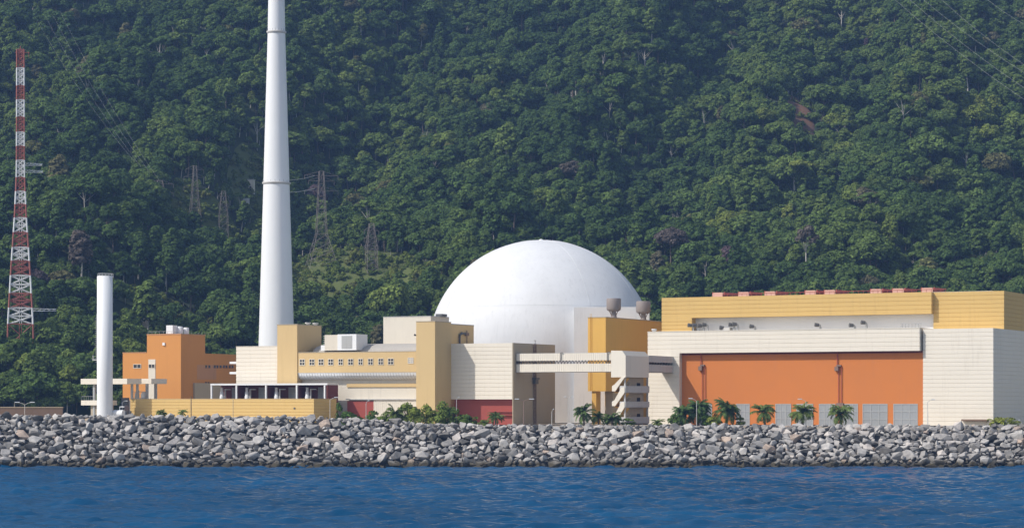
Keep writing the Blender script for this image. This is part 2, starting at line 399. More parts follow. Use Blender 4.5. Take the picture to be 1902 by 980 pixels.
for q in rocks:
    x, y, r = q; k = rr.randrange(len(RP)); t = rock_tone(q)
    z = rock_surface(x, y)+rr.uniform(-.25, .2)*r*(1 if y < 510 else .5)-(.25*r if y > 510 else 0)
    eu = (rr.uniform(-.45, .45)+.25, rr.uniform(-.4, .4), rr.uniform(0, 6.28))
    s = (r*rr.uniform(1.0, 1.22), r*rr.uniform(.9, 1.1), r*rr.uniform(.85, 1.1))
    if q in big:
        o = link('boulder', rock_mesh(k, t)); o.location = (x, y, z); o.rotation_euler = eu; o.scale = s
        tag(o, 'large %s boulder %s %s' % (TN[t], rowname(y), zone(951+x/y*FPX) or 'in view'), 'boulder', 'large boulders of the breakwater')
    else:
        m = Matrix.LocRotScale(Vector((x,y,z)), __import__('mathutils').Euler(eu), Vector(s)); o_ = len(RV)
        RV += [tuple(m@Vector(v)) for v in RP[k][0]]; RF += [tuple(i+o_ for i in f) for f in RP[k][1]]; RT += [TONES[t]]*len(RP[k][1])
me = bpy.data.meshes.new('smaller_boulders'); me.from_pydata(RV, [], RF); me.materials.append(M['rock'])
me.attributes.new('tone', 'FLOAT', 'FACE').data.foreach_set('value', RT)
tag(link('smaller_boulders', me), 'smaller grey stones filling the breakwater between the large boulders', 'rocks', None, 'stuff')

# ------------------------------------------------------------------ foliage meshes
def leaf_cloud(lobes, n, leaf, r, flat=1.0):
    """leaf-sized quads spread over and inside a set of lobes (cx,cy,cz,rx,rz)"""
    w = np.array([l[3]*l[3] for l in lobes]); k = r.choice(len(lobes), n, p=w/w.sum()); L = np.array(lobes)[k]
    d = r.normal(size=(n, 3)); d[:, 2] = np.where(d[:, 2] < -.35, -d[:, 2], d[:, 2]); d /= np.linalg.norm(d, axis=1)[:, None]
    rad = r.uniform(.78, 1.08, n)
    c = np.stack([L[:,0]+d[:,0]*L[:,3]*rad, L[:,1]+d[:,1]*L[:,3]*rad, L[:,2]+d[:,2]*L[:,4]*rad], 1)
    nn = d+r.normal(0, .30, (n, 3)); nn[:, 2] += .12; nn /= np.linalg.norm(nn, axis=1)[:, None]
    t = np.cross(nn, r.normal(size=(n, 3))); t /= np.linalg.norm(t, axis=1)[:, None]; b = np.cross(nn, t)
    s = leaf*r.uniform(.6, 1.35, n)[:, None]; a = s*r.uniform(.5, .9, n)[:, None]
    v = np.stack([c-t*s, c-b*a, c+t*s, c+b*a], 1).reshape(-1, 3)
    return v, np.arange(4*n).reshape(-1, 4)
def crown_lobes(kind, r):
    L = []
    def shell(n, cx, cz, R, H, s0, s1, low=-.35, fz=.85):
        for k in range(n):                      # lobes standing on an ellipsoid, none hanging far below its middle
            z = low+(1-low)*(k+.5)/n; a = k*2.4+r.uniform(-.5, .5); q = math.sqrt(max(0, 1-z*z))*r.uniform(.78, 1.05); s = r.uniform(s0, s1)
            L.append((cx+R*q*math.cos(a), R*q*math.sin(a), cz+H*z*r.uniform(.8, 1.05), s, s*fz))
    if kind == 'round':
        shell(22, 0, 8.2, 3.3, 3.0, .9, 2.1); L.append((0, 0, 8.0, 3.1, 2.9))
    elif kind == 'tall':
        shell(24, 0, 9.5, 2.2, 5.2, .8, 1.6, -.7); L.append((0, 0, 9.0, 2.0, 5.0))
    elif kind == 'umbrella':
        for k in range(14):
            a = r.uniform(0, 6.28); q = 6.0*math.sqrt(r.random()); s = r.uniform(1.2, 1.9)
            L.append((q*math.cos(a), q*math.sin(a), 13.2-.055*q*q+r.uniform(-.5, .5), s, s*.5))
    elif kind == 'broad':
        shell(30, 0, 8.0, 4.7, 3.3, 1.0, 2.3, -.3); L.append((0, 0, 7.6, 4.4, 3.0))
    elif kind == 'sparse':
        shell(9, 0, 11, 3.0, 3.4, .9, 1.6, -.3)
    elif kind == 'bush':
        for k in range(15):
            a = r.uniform(0, 6.28); q = r.uniform(0, 2.1); s = r.uniform(.5, 1.0)
            L.append((q*math.cos(a), q*math.sin(a), r.uniform(.2, 2.6)*(1-.17*q), s, s*.85))
    return L
def quad_mesh(name, v, f, mat):
    me = bpy.data.meshes.new(name); me.vertices.add(len(v)); me.vertices.foreach_set('co', v.ravel())
    me.loops.add(f.size); me.loops.foreach_set('vertex_index', f.ravel()); me.polygons.add(len(f))
    me.polygons.foreach_set('loop_start', np.arange(0, f.size, f.shape[1])); me.update(calc_edges=True); me.materials.append(mat); return me
def trunk_mb(kind, lobes, r):
    mb = MB(); h = max(l[2] for l in lobes); base = .32 if kind != 'bush' else .08
    top = Vector((r.uniform(-.4, .4), r.uniform(-.4, .4), h*.78)); p0 = Vector((0, 0, -1.5)); mid = Vector((r.uniform(-.3,.3), r.uniform(-.3,.3), h*.4))
    mb.tube(p0, mid, base, base*.72, 7); mb.tube(mid, top, base*.72, base*.35, 7)
    for l in lobes[:7]:
        a = mid.lerp(top, r.uniform(.2, .95)); mb.tube(a, (l[0], l[1], l[2]), base*.34, base*.12, 5)
    return mb
KINDS = [('round', 2600, .46), ('round', 2600, .42), ('broad', 3400, .48), ('broad', 3200, .44), ('tall', 2600, .42), ('tall', 2400, .45), ('umbrella', 1700, .46), ('sparse', 1000, .46), ('bush', 700, .3)]
CROWN, TRUNK = [], []
for i, (kd, nf, lf) in enumerate(KINDS):
    r = np.random.default_rng(40+i); L = crown_lobes(kd, r); v, f = leaf_cloud(L, nf, lf, r)
    CROWN.append(quad_mesh('crown', v, f, M['leaf'])); TRUNK.append(trunk_mb(kd, L, random.Random(40+i)).mesh('trunk', M['bark_pale' if kd in ('tall', 'sparse', 'umbrella') else 'bark']))

# clearings on the hill: (photo column, row, radius x, radius y, kind)
CLEAR = []
for px, py, rx, ry, kd in ((1490, 218, 6.0, 26, 'soil'), (650, 515, 26, 17, 'grass'), (745, 530, 16, 12, 'grass'), (600, 500, 14, 18, 'grass'), (385, 425, 16, 15, 'scrub'), (470, 370, 9, 20, 'scrub'),
                           (300, 575, 18, 7, 'scrub'), (248, 606, 8, 9, 'wall'), (415, 455, 10, 8, 'scrub')):
    CLEAR.append((ground_at(px, py), rx, ry, kd))
def clearing(x, y):
    for c, rx, ry, kd in CLEAR:
        if ((x-c.x)/rx)**2+((y-c.y)/ry)**2 < 1+.35*noise.noise(Vector((x/4, y/4, 2))): return kd
    return None
# plots of the plant kept free of trees: hill trees start at the foot
pts = []; tc = {}
rt = random.Random(21)
def tree_try(x, y, d):
    ci, cj = int(x//9), int(y//9)
    for i in (-1,0,1):
        for j in (-1,0,1):
            for (a, b) in tc.get((ci+i, cj+j), ()):
                if (a-x)**2+(b-y)**2 < d*d: return False
    tc.setdefault((ci, cj), []).append((x, y)); return True
def make_pt(x, y, small=None, fill=False):
    p = fbm(x, y, 70, 3, 12); q = fbm(x, y, 30, 2, 14)
    hue = min(.80, max(0, .36+.30*p+.2*q+rt.gauss(0, .10)))
    if rt.random() < .016: hue = rt.uniform(.86, .92)
    if rt.random() < .003: hue = rt.uniform(.94, 1)
    k = rt.choices(range(8), [5, 5, 4.5, 4, 3.6, 3.4, .5, .06])[0]; s = min(1.5, max(.36, rt.gauss(.74, .23)))
    if fill: s = rt.uniform(.3, .52); k = rt.choice((0, 1, 2, 4, 5))
    if small: k = 8; s = rt.uniform(.5, 1.1); hue = rt.uniform(.5, .86)
    return [x, y, terrain(x, y)-.3-(.8 if not small else 0)*s, k, s*rt.uniform(.9, 1.15), s, rt.uniform(0, 6.28), hue]
for k in range(75000):
    y = 628+ (1420-628)*rt.random()**.9; x = rt.uniform(-.27, .27)*y
    t = y-foot(x)
    if t < 2: continue
    cl = clearing(x, y)
    if cl == 'wall': continue
    if cl == 'soil':
        if rt.random() < .35 and tree_try(x, y, 2.6): pts.append(make_pt(x, y, True))
        continue
    if cl:
        if tree_try(x, y, 1.7): pts.append(make_pt(x, y, True))
        continue
    d = 4.3+1.3*noise.noise(Vector((x/25, y/25, 6)))
    if tree_try(x, y, d): pts.append(make_pt(x, y))
for k in range(85000):
    y = 628+(1420-628)*rt.random()**.9; x = rt.uniform(-.27, .27)*y
    if y-foot(x) < 2 or clearing(x, y): continue
    if tree_try(x, y, 2.5): pts.append(make_pt(x, y, fill=True))
# the trees nearest to the camera in the picture stand as things of their own
def inview(p): 
    px = 951+p[0]/p[1]*FPX; return -10 < px < 1912
vis = sorted([p for p in pts if inview(p) and p[3] != 8], key=lambda p: p[1]-foot(p[0])+(0 if p[0] < 40 else 14))
near = vis[:300]; nid = set(id(p) for p in near)
HN = [(.30, 'dark green'), (.55, 'mid green'), (.72, 'light green'), (.86, 'yellow green'), (.93, 'brownish'), (2, 'purplish')]
KN = ['rounded', 'rounded', 'broad crowned', 'broad crowned', 'tall slender', 'tall slender', 'flat topped', 'thin leaved', 'bushy']
TZ = [(-60, 175, 'left of the white stack'), (175, 340, 'behind the orange building'), (340, 610, 'behind the tall white chimney'), (610, 800, 'between the chimney and the dome'), (800, 1230, 'behind the white dome'), (1230, 2000, 'behind the long turbine hall')]
hname = lambda h: next(n for a, n in HN if h < a)
tzone = lambda px: next((n for a, b, n in TZ if a <= px < b), 'at the side')
for p in near:
    x, y, z, k, sx, sz, rz, hue = p
    t = thing('forest_tree', '%s %s tree at the hill foot %s' % (hname(hue), KN[k], tzone(951+x/y*FPX)), 'tree', (x, y, z), rz, 'trees along the foot of the hill')
    t.scale = (sx, sx, sz)
    c = link('crown', CROWN[k], t); c['hue'] = hue; link('trunk', TRUNK[k], t)
rest = [p for p in pts if id(p) not in nid]
# the forest above them reads as one mass: one object that scatters the same trees
kinds = bpy.data.collections.new('tree_kinds')
for i in range(len(KINDS)):
    bm = bmesh.new(); bm.from_mesh(CROWN[i]); nfc = len(bm.faces); bm.from_mesh(TRUNK[i]); bm.faces.ensure_lookup_table()
    for f in bm.faces[nfc:]: f.material_index = 1; f.smooth = True
    me = bpy.data.meshes.new('forest_tree_kind'); bm.to_mesh(me); bm.free(); me.materials.append(CROWN[i].materials[0]); me.materials.append(TRUNK[i].materials[0])
    kinds.objects.link(bpy.data.objects.new('kind_%d' % i, me))
A = np.array(rest); fm = bpy.data.meshes.new('forest'); fm.vertices.add(len(A)); fm.vertices.foreach_set('co', A[:, :3].ravel().astype(np.float32))
def attr(n, ty, v, key='value'): fm.attributes.new(n, ty, 'POINT').data.foreach_set(key, np.ascontiguousarray(v).ravel())
attr('kind', 'INT', A[:, 3].astype(np.int32)); attr('hue', 'FLOAT', A[:, 7].astype(np.float32))
attr('scl', 'FLOAT_VECTOR', A[:, [4, 4, 5]].astype(np.float32), 'vector')
rot = np.zeros((len(A), 3), np.float32); rot[:, 2] = A[:, 6]; rot[:, 0] = rng.normal(0, .06, len(A)); rot[:, 1] = rng.normal(0, .06, len(A)); attr('rot', 'FLOAT_VECTOR', rot, 'vector')
ng = bpy.data.node_groups.new('scatter_trees', 'GeometryNodeTree')
ng.interface.new_socket('Geometry', in_out='INPUT', socket_type='NodeSocketGeometry'); ng.interface.new_socket('Geometry', in_out='OUTPUT', socket_type='NodeSocketGeometry')
gi = ng.nodes.new('NodeGroupInput'); go = ng.nodes.new('NodeGroupOutput'); ip = ng.nodes.new('GeometryNodeInstanceOnPoints'); ci = ng.nodes.new('GeometryNodeCollectionInfo')
ci.inputs[0].default_value = kinds; ci.inputs['Separate Children'].default_value = True; ci.inputs['Reset Children'].default_value = True
ip.inputs['Pick Instance'].default_value = True
def named(n, ty):
    a = ng.nodes.new('GeometryNodeInputNamedAttribute'); a.data_type = ty; a.inputs[0].default_value = n; return a.outputs[0]
e2r = ng.nodes.new('FunctionNodeEulerToRotation')
for a, b in ((gi.outputs[0], ip.inputs['Points']), (ci.outputs[0], ip.inputs['Instance']), (named('kind', 'INT'), ip.inputs['Instance Index']), (named('rot', 'FLOAT_VECTOR'), e2r.inputs[0]),
             (e2r.outputs[0], ip.inputs['Rotation']), (named('scl', 'FLOAT_VECTOR'), ip.inputs['Scale']), (ip.outputs[0], go.inputs[0])): ng.links.new(a, b)
fo = link('forest', fm); fo.modifiers.new('scatter', 'NODES').node_group = ng
tag(fo, 'dense tropical forest covering the whole mountainside behind the plant', 'forest', None, 'stuff')
open('/tmp/cnt','w').write('%d %d' % (len(pts), len(rocks)))

def patch(name, c, rx, ry, mat, seed):      # irregular sheet lying on the hillside
    mb = MB(); vs = [(c.x, c.y, terrain(c.x, c.y)+.4)]; fs = []; n = 26
    for k in range(1, 7):
        for j in range(n):
            a = 6.283*j/n; q = k/6*(1+.3*noise.noise(Vector((math.cos(a)*1.6, math.sin(a)*1.6, seed))))
            x, y = c.x+rx*q*math.cos(a), c.y+ry*q*math.sin(a); vs.append((x, y, terrain(x, y)+.35-.4*(k == 6)))
    for j in range(n):
        fs.append((0, 1+j, 1+(j+1) % n))
        for k in range(5): fs.append((1+k*n+j, 1+(k+1)*n+j, 1+(k+1)*n+(j+1) % n, 1+k*n+(j+1) % n))
    mb.add(vs, fs, True); return mb.build(name, mat)
M['soil'] = paint('red_soil', (.15,.08,.05), .95, .9, (.045,.055,.025))
M['grass'] = paint('hill_grass', (.095,.115,.032), .95, .7, (.06,.06,.02))
for i, (c, rx, ry, kd) in enumerate(CLEAR):
    if kd == 'soil': tag(patch('landslip_soil', c, rx*1.0, ry*1.0, 'soil', i), kind='structure')
    if kd in ('grass', 'scrub'): tag(patch('hill_grass', c, rx*1.15, ry*1.15, 'grass', i), kind='structure')

# ------------------------------------------------------------------ reactor dome
DC = P(1005, 745, 620); DR = 211/FPX*620; DZ = EYE+(HOR-657)/FPX*620-G
t = thing('reactor_dome', 'huge white concrete reactor dome rising behind the cream and yellow buildings', 'reactor building', (DC.x, DC.y, G))
prof = [(DR, 0), (DR, DZ*.5), (DR, DZ)]+[(DR*math.cos(R_(a)), DZ+DR*math.sin(R_(a))) for a in np.linspace(3, 89.4, 34)]
MB().lathe(prof, 128).build('dome_shell', 'dome', t)
sm = MB()
for az in (-62, 26, 68):
    a = R_(az-90); sm.path([((DR+.02)*math.cos(R_(e))*math.cos(a), (DR+.02)*math.cos(R_(e))*math.sin(a), DZ+(DR+.02)*math.sin(R_(e))) for e in range(0, 88, 4)], .045, 4)
for e in (23,):
    sm.path([((DR+.02)*math.cos(R_(e))*math.cos(R_(a)), (DR+.02)*math.cos(R_(e))*math.sin(R_(a)), DZ+(DR+.02)*math.sin(R_(e))) for a in range(0, 361, 4)], .02, 4)
sm.build('shell_seam', 'dome', t)
MB().lathe([(.6, DZ+DR-.1), (.6, DZ+DR+.12), (.2, DZ+DR+.3)], 12).build('apex_cap', 'white', t)
F = Fr(1066, 588.8, R_(4)); d = MB().box(0, F.u(1206), 0, 12, 0, F.z(570)); o = d.build('annex', 'dome')
o.location = (F.ox, F.oy, G); o.rotation_euler = (0, 0, R_(-4)); o.parent = t; o.matrix_parent_inverse = Matrix.Translation((-DC.x, -DC.y, -G))

# ------------------------------------------------------------------ tall chimney
c0 = P(513.5, 745, 655); t = thing('chimney', 'very tall white tapering chimney with two dark gallery rings', 'chimney', (c0.x, c0.y, G))
k = 655/FPX; zz = lambda py: EYE+(HOR-py)*k-G
MB().lathe([(37.5*k, 0), (33*k, zz(640)), (24.2*k, zz(340)), (16.2*k, zz(60)), (13*k, zz(-120)), (12*k, zz(-220))], 48).build('shaft', 'white', t)
for py, r in ((340, 24.2), (60, 16.2)):
    rb = MB(); z = zz(py); rb.lathe([(r*k+.02, z-.55), (r*k+.34, z-.15), (r*k+.34, z+.15), (r*k+.02, z+.2)], 40); g = rb.build('gallery_ring', 'concrete_pale', t)
    rl = MB()
    for j in range(20):
        a = 6.283*j/20; p = ((r*k+.3)*math.cos(a), (r*k+.3)*math.sin(a)); rl.tube((*p, z+.1), (*p, z+.75), .03, n=4)
    rl.build('railing', 'steel_dark', g)

# ------------------------------------------------------------------ turbine hall
T = Fr(1203, 559); th_ = T.thing('turbine_hall', 'long turbine hall with cream cladding, orange recessed wall and yellow upper storey', 'turbine hall')
zt, zb = T.z(617), T.z(656)
u1, u2 = T.u(1262), T.u(1708); RV_ = 1.5; ue = T.u(1845, 1.3)
MB().clad(0, u1, 0, 30, 0, zb-.003).build('cladding_wall', 'cream', th_)
MB().clad(0, u2, .004, 34, zb, zt, .95).build('upper_band', 'cream', th_)
MB().box(-.05, u2+.05, -.06, 34, zt+.003, zt+.22).build('parapet_cap', 'cream_flat', th_)
MB().box(u1+.004, u2+.4, RV_, 29, 0, zb-.004).build('recessed_wall', 'orange', th_, 'plain orange rendered wall recessed under the cream band')
MB().clad(u2+.404, ue, 1.3, 40, 0, zt-.1, .95).build('end_block', 'cream', th_)
# dark frame line along the recess
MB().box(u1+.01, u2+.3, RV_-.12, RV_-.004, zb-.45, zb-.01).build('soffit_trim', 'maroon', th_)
# upper storey
V1 = 9.0; a0 = T.u(1229, V1); a1 = T.u(1285, V1); a2 = T.u(1730, V1); zy = T.z(553, a0, V1); zo = T.z(590, a1, V1)
MB().clad(a0, a1, V1, 40, zt+.1, zo-.003, 1.0).build('upper_corner', 'gold', th_)
MB().clad(a0, a2, V1-.004, 40, zo, zy, 1.0).build('upper_storey', 'gold', th_)
MB().box(a1+.004, a2-.2, V1+2.4, 39, zt+.1, zo-.004).build('recessed_strip', 'white', th_)
b1 = T.u(1865, V1+1.6)
MB().clad(a2+.004, b1, V1+1.6, 42, zt-.08, zy-.02, 1.0).build('upper_end_block', 'gold', th_)
MB().box(a0+2, b1-3, V1+3, 41, zy-.018, zy+.12).build('roof', 'concrete', th_)
for px in (1333, 1381, 1430, 1505, 1541, 1627, 1668, 1722):
    v = V1+4; u = T.u(px, v); w = 1.35
    r = MB().prism_y([(u-w, zy+.121), (u+w, zy+.121), (u+w, zy+.95), (u+w*.8, zy+1.2), (u-w*.8, zy+1.2), (u-w, zy+.95)], v, v+9).build('roof_vent', 'pink', th_)
    rb = MB()
    for q in (-1, 1): rb.box(u+q*(w+.16)-.12, u+q*(w+.16)+.12, v+.5, v+8.5, zy+.122, zy+1.32)
    rb.build('vent_flashing', 'red', r)
v = V1+4; rl = MB()
for px in range(1345, 1760, 9):
    u = T.u(px, v); rl.tube((u, v-1, zy-.02), (u, v-1, zy+.75), .05, n=4)
rl.path([(T.u(1345, v), v-1, zy+.75), (T.u(1760, v), v-1, zy+.75)], .06, 4); rl.build('roof_railing', 'red', th_)
for px, h in ((1288, 1.9), (1297, 1.9), (1307, 1.8), (1315, 2.0), (1347, 1.2), (1364, 1.9), (1371, 2.0), (1403, 1.4), (1524, 1.5), (1588, 1.3), (1610, 1.9)):
    v = V1-.6 if px > 1285 else 4; u = T.u(px, v); pb = MB().path([(u, v, zt+.15), (u, v, zt+h*.72), (u-.25, v-.2, zt+h*.95), (u-.75, v-.5, zt+h)], .26, 8)
    pp = pb.build('vent_pipe', 'steel', th_); MB().tube((u-.35, v-.25, zt+h-.1), (u-1.15, v-.8, zt+h-.02), .42, .50, 9).build('cowl', 'steel_dark', pp)
u = T.u(1340, V1-.5); MB().box(u, u+2.4, V1-1.2, V1+.8, zt+.22, zt+1.15).build('duct_box', 'concrete_pale', th_)
rl = MB()
for px in range(1676, 1712, 6): rl.tube((T.u(px, 3), 3, zt), (T.u(px, 3), 3, zt+1.2), .05, n=4)
rl.path([(T.u(1672, 3), 3, zt+1.2), (T.u(1712, 3), 3, zt+1.2)], .05, 4).path([(T.u(1672, 3), 3, zt+.7), (T.u(1712, 3), 3, zt+.7)], .05, 4); rl.build('access_railing', 'steel', th_)
u = T.u(1215, 4); MB().lathe([(.5, zt+.2), (.5, zt+.6), (.7, zt+.65), (.6, zt+.95)], 12, (u, 4)).build('roof_fan', 'white', th_)
# glazing along the foot of the orange wall
for a, b in ((1300, 1322), (1368, 1392), (1441, 1469), (1480, 1510), (1522, 1551), (1566, 1593), (1603, 1648), (1660, 1704)):
    window(th_, T.u(a, RV_), T.u(b, RV_), -.3, T.z(750, T.u(a, RV_), RV_), RV_, 3, 3, 'concrete', 'glass_grey', .16)
for px in (1303, 1556):
    u = T.u(px, RV_); z1, z2 = T.z(662, u, RV_), T.z(748, u, RV_); pb = MB()
    for q in (.3, 1.0): pb.tube((u+q, RV_-.25, z2), (u+q, RV_-.25, z1-2.2), .09, n=6)
    pb.tube((u, RV_-.3, zb-.1), (u, RV_-.3, z1-2.0), .12, n=6)
    dp = pb.build('drainpipe', 'red', th_)
    MB().box(u-.55, u+.35, RV_-.75, RV_-.02, z1-3.3, z1-2.3).box(u-.2, u+.9, RV_-.5, RV_-.03, z1-2.25, z1-1.9).build('hopper_box', 'pipe', dp)
    MB().box(u-.2, u+1.5, RV_-.6, RV_-.03, z2-.9, z2).build('valve_box', 'pipe', dp)
u = T.u(1788, 1.3); MB().box(u, T.u(1836, 1.3), .1, 1.25, T.z(781, u, 1.3), T.z(779, u, 1.3)+.12).build('door_canopy', 'brown', th_)
u = T.u(1793, 1.3); MB().box(u, T.u(1832, 1.3), 1.18, 1.295, 0, T.z(782, u, 1.3)).build('door', 'cream_flat', th_)

# ------------------------------------------------------------------ covered walkways and stair tower
O = Fr(1162, 531); tw = O.thing('stair_tower', 'concrete stair tower with zigzag parapets and a boxed top between walkways', 'stair tower')
wl = -O.u(1135); dp = O.v(1205); z0, z1 = O.z(700), O.z(660)
MB().prism_y([(-wl, z0), (0, z0), (0, z1), (-.9, z1+1.15), (-wl, z1+1.2)], 0, dp).build('head_box', 'cream', tw)
lv = [(716, 728), (745, 755.5), (774, 786)]; zprev = z0
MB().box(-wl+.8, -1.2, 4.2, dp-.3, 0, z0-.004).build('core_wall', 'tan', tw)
for k, (pa, pb) in enumerate(lv):
    za, zc = O.z(pa), O.z(pb)
    b = MB().box(-.16, 0, .004, dp+.4, zc, za).box(-1.6, -.164, .17, dp+.4, zc-.15, zc+.12)
    b.box(-1.5, -.164, .006, .16, zc, za)
    b.build('landing', 'concrete_pale', tw)
    # sloping front parapet rising to the landing above
    hi = zprev if k == 0 else O.z(lv[k-1][1]); 
    s = MB().prism_y([(-wl+.3, za-.05), (-wl+.3, zc+.25), (-wl+1.1, zc+.25), (-.2, hi-.05), (-.2, hi+1.15 if k else hi), (-1.0, hi+1.1 if k else hi), (-wl+.9, za+.3)][::1], -.16, -.004)
    s.build('stair_parapet', 'cream', tw)
    MB().prism_y([(-wl+.7, zc), (-.3, hi-.5), (-.3, hi-.2), (-wl+.7, zc+.3)], .2, 2.6).build('stair_flight', 'ochre', tw)
    MB().prism_x([(.3, zc+.14), (3.9, zc+1.9), (3.9, zc+2.15), (.3, zc+.4)], -1.58, -.3).build('stair_flight', 'tan', tw)
    MB().box(-1.19, -1.14, dp-4.2, dp-2.4, zc+.12, zc+2.2).build('door_opening', 'void', tw)
    MB().box(-wl+.8, -.3, .6, 4.1, zc-.16, zc).build('landing_slab', 'ochre', tw)
    zprev = zc
for v in (.3, dp-.1): MB().box(-.55, -.2, v, v+.3, 0, z0-.004).build('corner_post', 'concrete_pale', tw)

wk = O.thing('covered_walkway', 'long cream covered walkway bridging from the cream block to the stair tower', 'walkway')
L0 = O.u(958); zA, zB, zC, zD = O.z(690, L0/2, 0), O.z(675, L0/2, 0), O.z(669, L0/2, 0), O.z(655.5, L0/2, 0)
nb = MB().vclad(L0, -wl-.01, .3, .5, zA, zB, .55, .05); nb.build('lower_panel', 'cream', wk)
MB().vclad(L0, -wl-.01, .3, .5, zC, zD, .55, .05).build('upper_panel', 'cream', wk)
MB().box(L0, -wl-.012, .51, 3.4, zA-.1, zA+.15).box(L0, -wl-.012, .51, 3.4, zD-.15, zD+.06).build('deck_and_roof', 'concrete', wk)
MB().box(L0, -wl-.012, 3.2, 3.38, zA+.16, zB-.2).box(L0, -wl-.012, 3.2, 3.38, zC+.1, zD-.16).build('back_panel', 'cream', wk)
tr = MB(); n = 30
for j in range(n):
    x = L0+(-wl-L0)*(j+.5)/n; tr.tube((x-.3, .4, zB), (x+.3, .4, zC), .09, n=4); tr.tube((x+.3, 3.3, zB-.25), (x-.3, 3.3, zC+.15), .09, n=4)
tr.build('lattice', 'steel_dark', wk)
for px in (1041, 1128):
    u = O.u(px); MB().tube((u, .1, zC-.1), (u, .1, zD+.1), .1).tube((u, .1, zD+.1), (u+.6, .1, zD+.15), .09).build('downpipe', 'steel_dark', wk)
MB().box(L0-.3, L0-.002, .35, 3.4, zA-.1, zD).build('end_frame', 'steel_dark', wk)
w2 = O.thing('covered_walkway', 'short shaded walkway running back from the stair tower into the turbine hall', 'walkway')
v0, v1 = dp+.02, O.v(1251); ya, yb, yc, yd = O.z(690, 0, v0), O.z(676.5, 0, v0), O.z(672, 0, v0), O.z(660, 0, v0)
MB().box(-.2, 0, v0, v1, ya, yb).build('lower_panel', 'concrete_pale', w2); MB().box(-.2, 0, v0, v1, yc, yd).build('upper_panel', 'concrete_pale', w2)
MB().box(-3, -.204, v0, v1, ya-.1, ya+.1).box(-3, -.204, v0, v1, yd-.1, yd+.05).build('deck_and_roof', 'concrete', w2)
MB().box(-2.9, -2.7, v0, v1, ya+.11, yd-.11).build('back_panel', 'cream_flat', w2)
tr = MB()
for j in range(9): v = v0+(v1-v0)*(j+.5)/9; tr.tube((-.1, v-.2, yb), (-.1, v+.2, yc), .08, n=4)
tr.build('lattice', 'steel_dark', w2)

# ------------------------------------------------------------------ ochre tower beside the dome
F = Fr(1092, 562); t = F.thing('ochre_tower', 'bright ochre tower with a raised front standing on a narrow leg beside the dome', 'tower building')
w = F.u(1125); dpt = F.v(1232, w); zt2, zl = F.z(590), F.z(726)
MB().box(0, w, 0, 9, zl, zt2).build('raised_front', 'ochre', t)
MB().box(.4, w-.003, 9.003, dpt, 0, zt2-.02).build('side_wall', 'ochre', t)
a, b = F.u(1098), F.u(1106); MB().box(a, b, .4, 3, 0, zl-.003).build('leg', 'ochre', t)
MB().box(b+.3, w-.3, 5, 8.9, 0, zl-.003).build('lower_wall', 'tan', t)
MB().box(-.08, w+.08, -.08, 9, zt2+.003, zt2+.2).box(.3, w+.08, 9.01, dpt, zt2+.003, zt2+.2).build('parapet_cap', 'tan', t)
lad = MB()
for x in (.65, 1.05): lad.tube((x, -.12, zl+.3), (x, -.12, zt2+1), .04, n=4)
for j in range(36): zz_ = zl+.5+j*.5; lad.tube((.65, -.12, zz_), (1.05, -.12, zz_), .03, n=4)
lad.build('ladder', 'ochre', t)
for px, pv, nm in ((1140, 3.0, 'round grey roof cowl nearer the front of the ochre tower'), (1195, 16.0, 'round grey roof cowl farther back on the ochre tower')):
    u = w*.72; v = F.v(px, u); x, y = F.at(u, v); s = y/FPX
    c = thing('roof_cowl', nm, 'roof vent', (x, y, G+zt2+.2), 0, 'round cowls on the ochre tower')
    MB().lathe([(6*s, 0), (4.5*s, 1.0), (4.5*s, 1.6)], 20).build('base', 'cowl', c)
    MB().lathe([(9*s, 1.601), (12.5*s, 1.9), (13.5*s, 2.2), (13.5*s, 4.5), (12.8*s, 4.75)], 28).build('hood', 'cowl', c)
    br = MB()
    for j in range(4):
        a = .78+1.57*j; br.tube((4*s*math.cos(a), 4*s*math.sin(a), .2), (12*s*math.cos(a), 12*s*math.sin(a), 1.9), .09, n=5)
    br.build('brace', 'pipe', c)

# ------------------------------------------------------------------ cream block in front of the dome
KY = 543.0
K = Fr(838, back(953, KY, 838)); t = K.thing('cream_block', 'cream clad block with a red base and tan side wall in front of the dome', 'building')
w = K.u(953); dk = K.v(1031, w); zk, zr = K.z(638), K.z(741)
MB().clad(0, w-.22, 0, dk, zr, zk, .95).build('cladding', 'cream', t)
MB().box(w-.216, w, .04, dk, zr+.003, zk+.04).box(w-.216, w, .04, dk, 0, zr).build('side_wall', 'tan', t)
MB().box(.3, w-.22, 1.2, dk-1, 0, zr-.004).build('base_wall', 'red', t)
MB().box(w-6.4, w-.3, .15, 1.19, zr-3.0, zr-2.75).box(w-6.4, w-.3, .6, 1.18, zr-3.8, zr-3.0).build('base_ledge', 'red', t)
pv = K.v(992, w); pz = K.z(640)
pb = MB()
for q in (-.5, .5): pb.tube((w+.25, pv+q, 0), (w+.25, pv+q, pz+.3), .14, n=6)
for j in range(24): pb.tube((w+.25, pv-.5, .5+j*.85), (w+.25, pv+.5, .5+j*.85), .06, n=4)
lad = pb.build('ladder', 'pipe', t)
MB().box(w+.02, w+1.0, pv-1.0, pv+1.0, K.z(704, w), K.z(700, w)).box(w+.02, w+.8, pv-.8, pv+.8, K.z(712, w), K.z(704, w)-.01).build('ladder_platform', 'steel_dark', lad)
MB().tube((w+.3, pv, pz), (w+.3, pv, pz+1.0), .07).build('aerial', 'steel_dark', t)

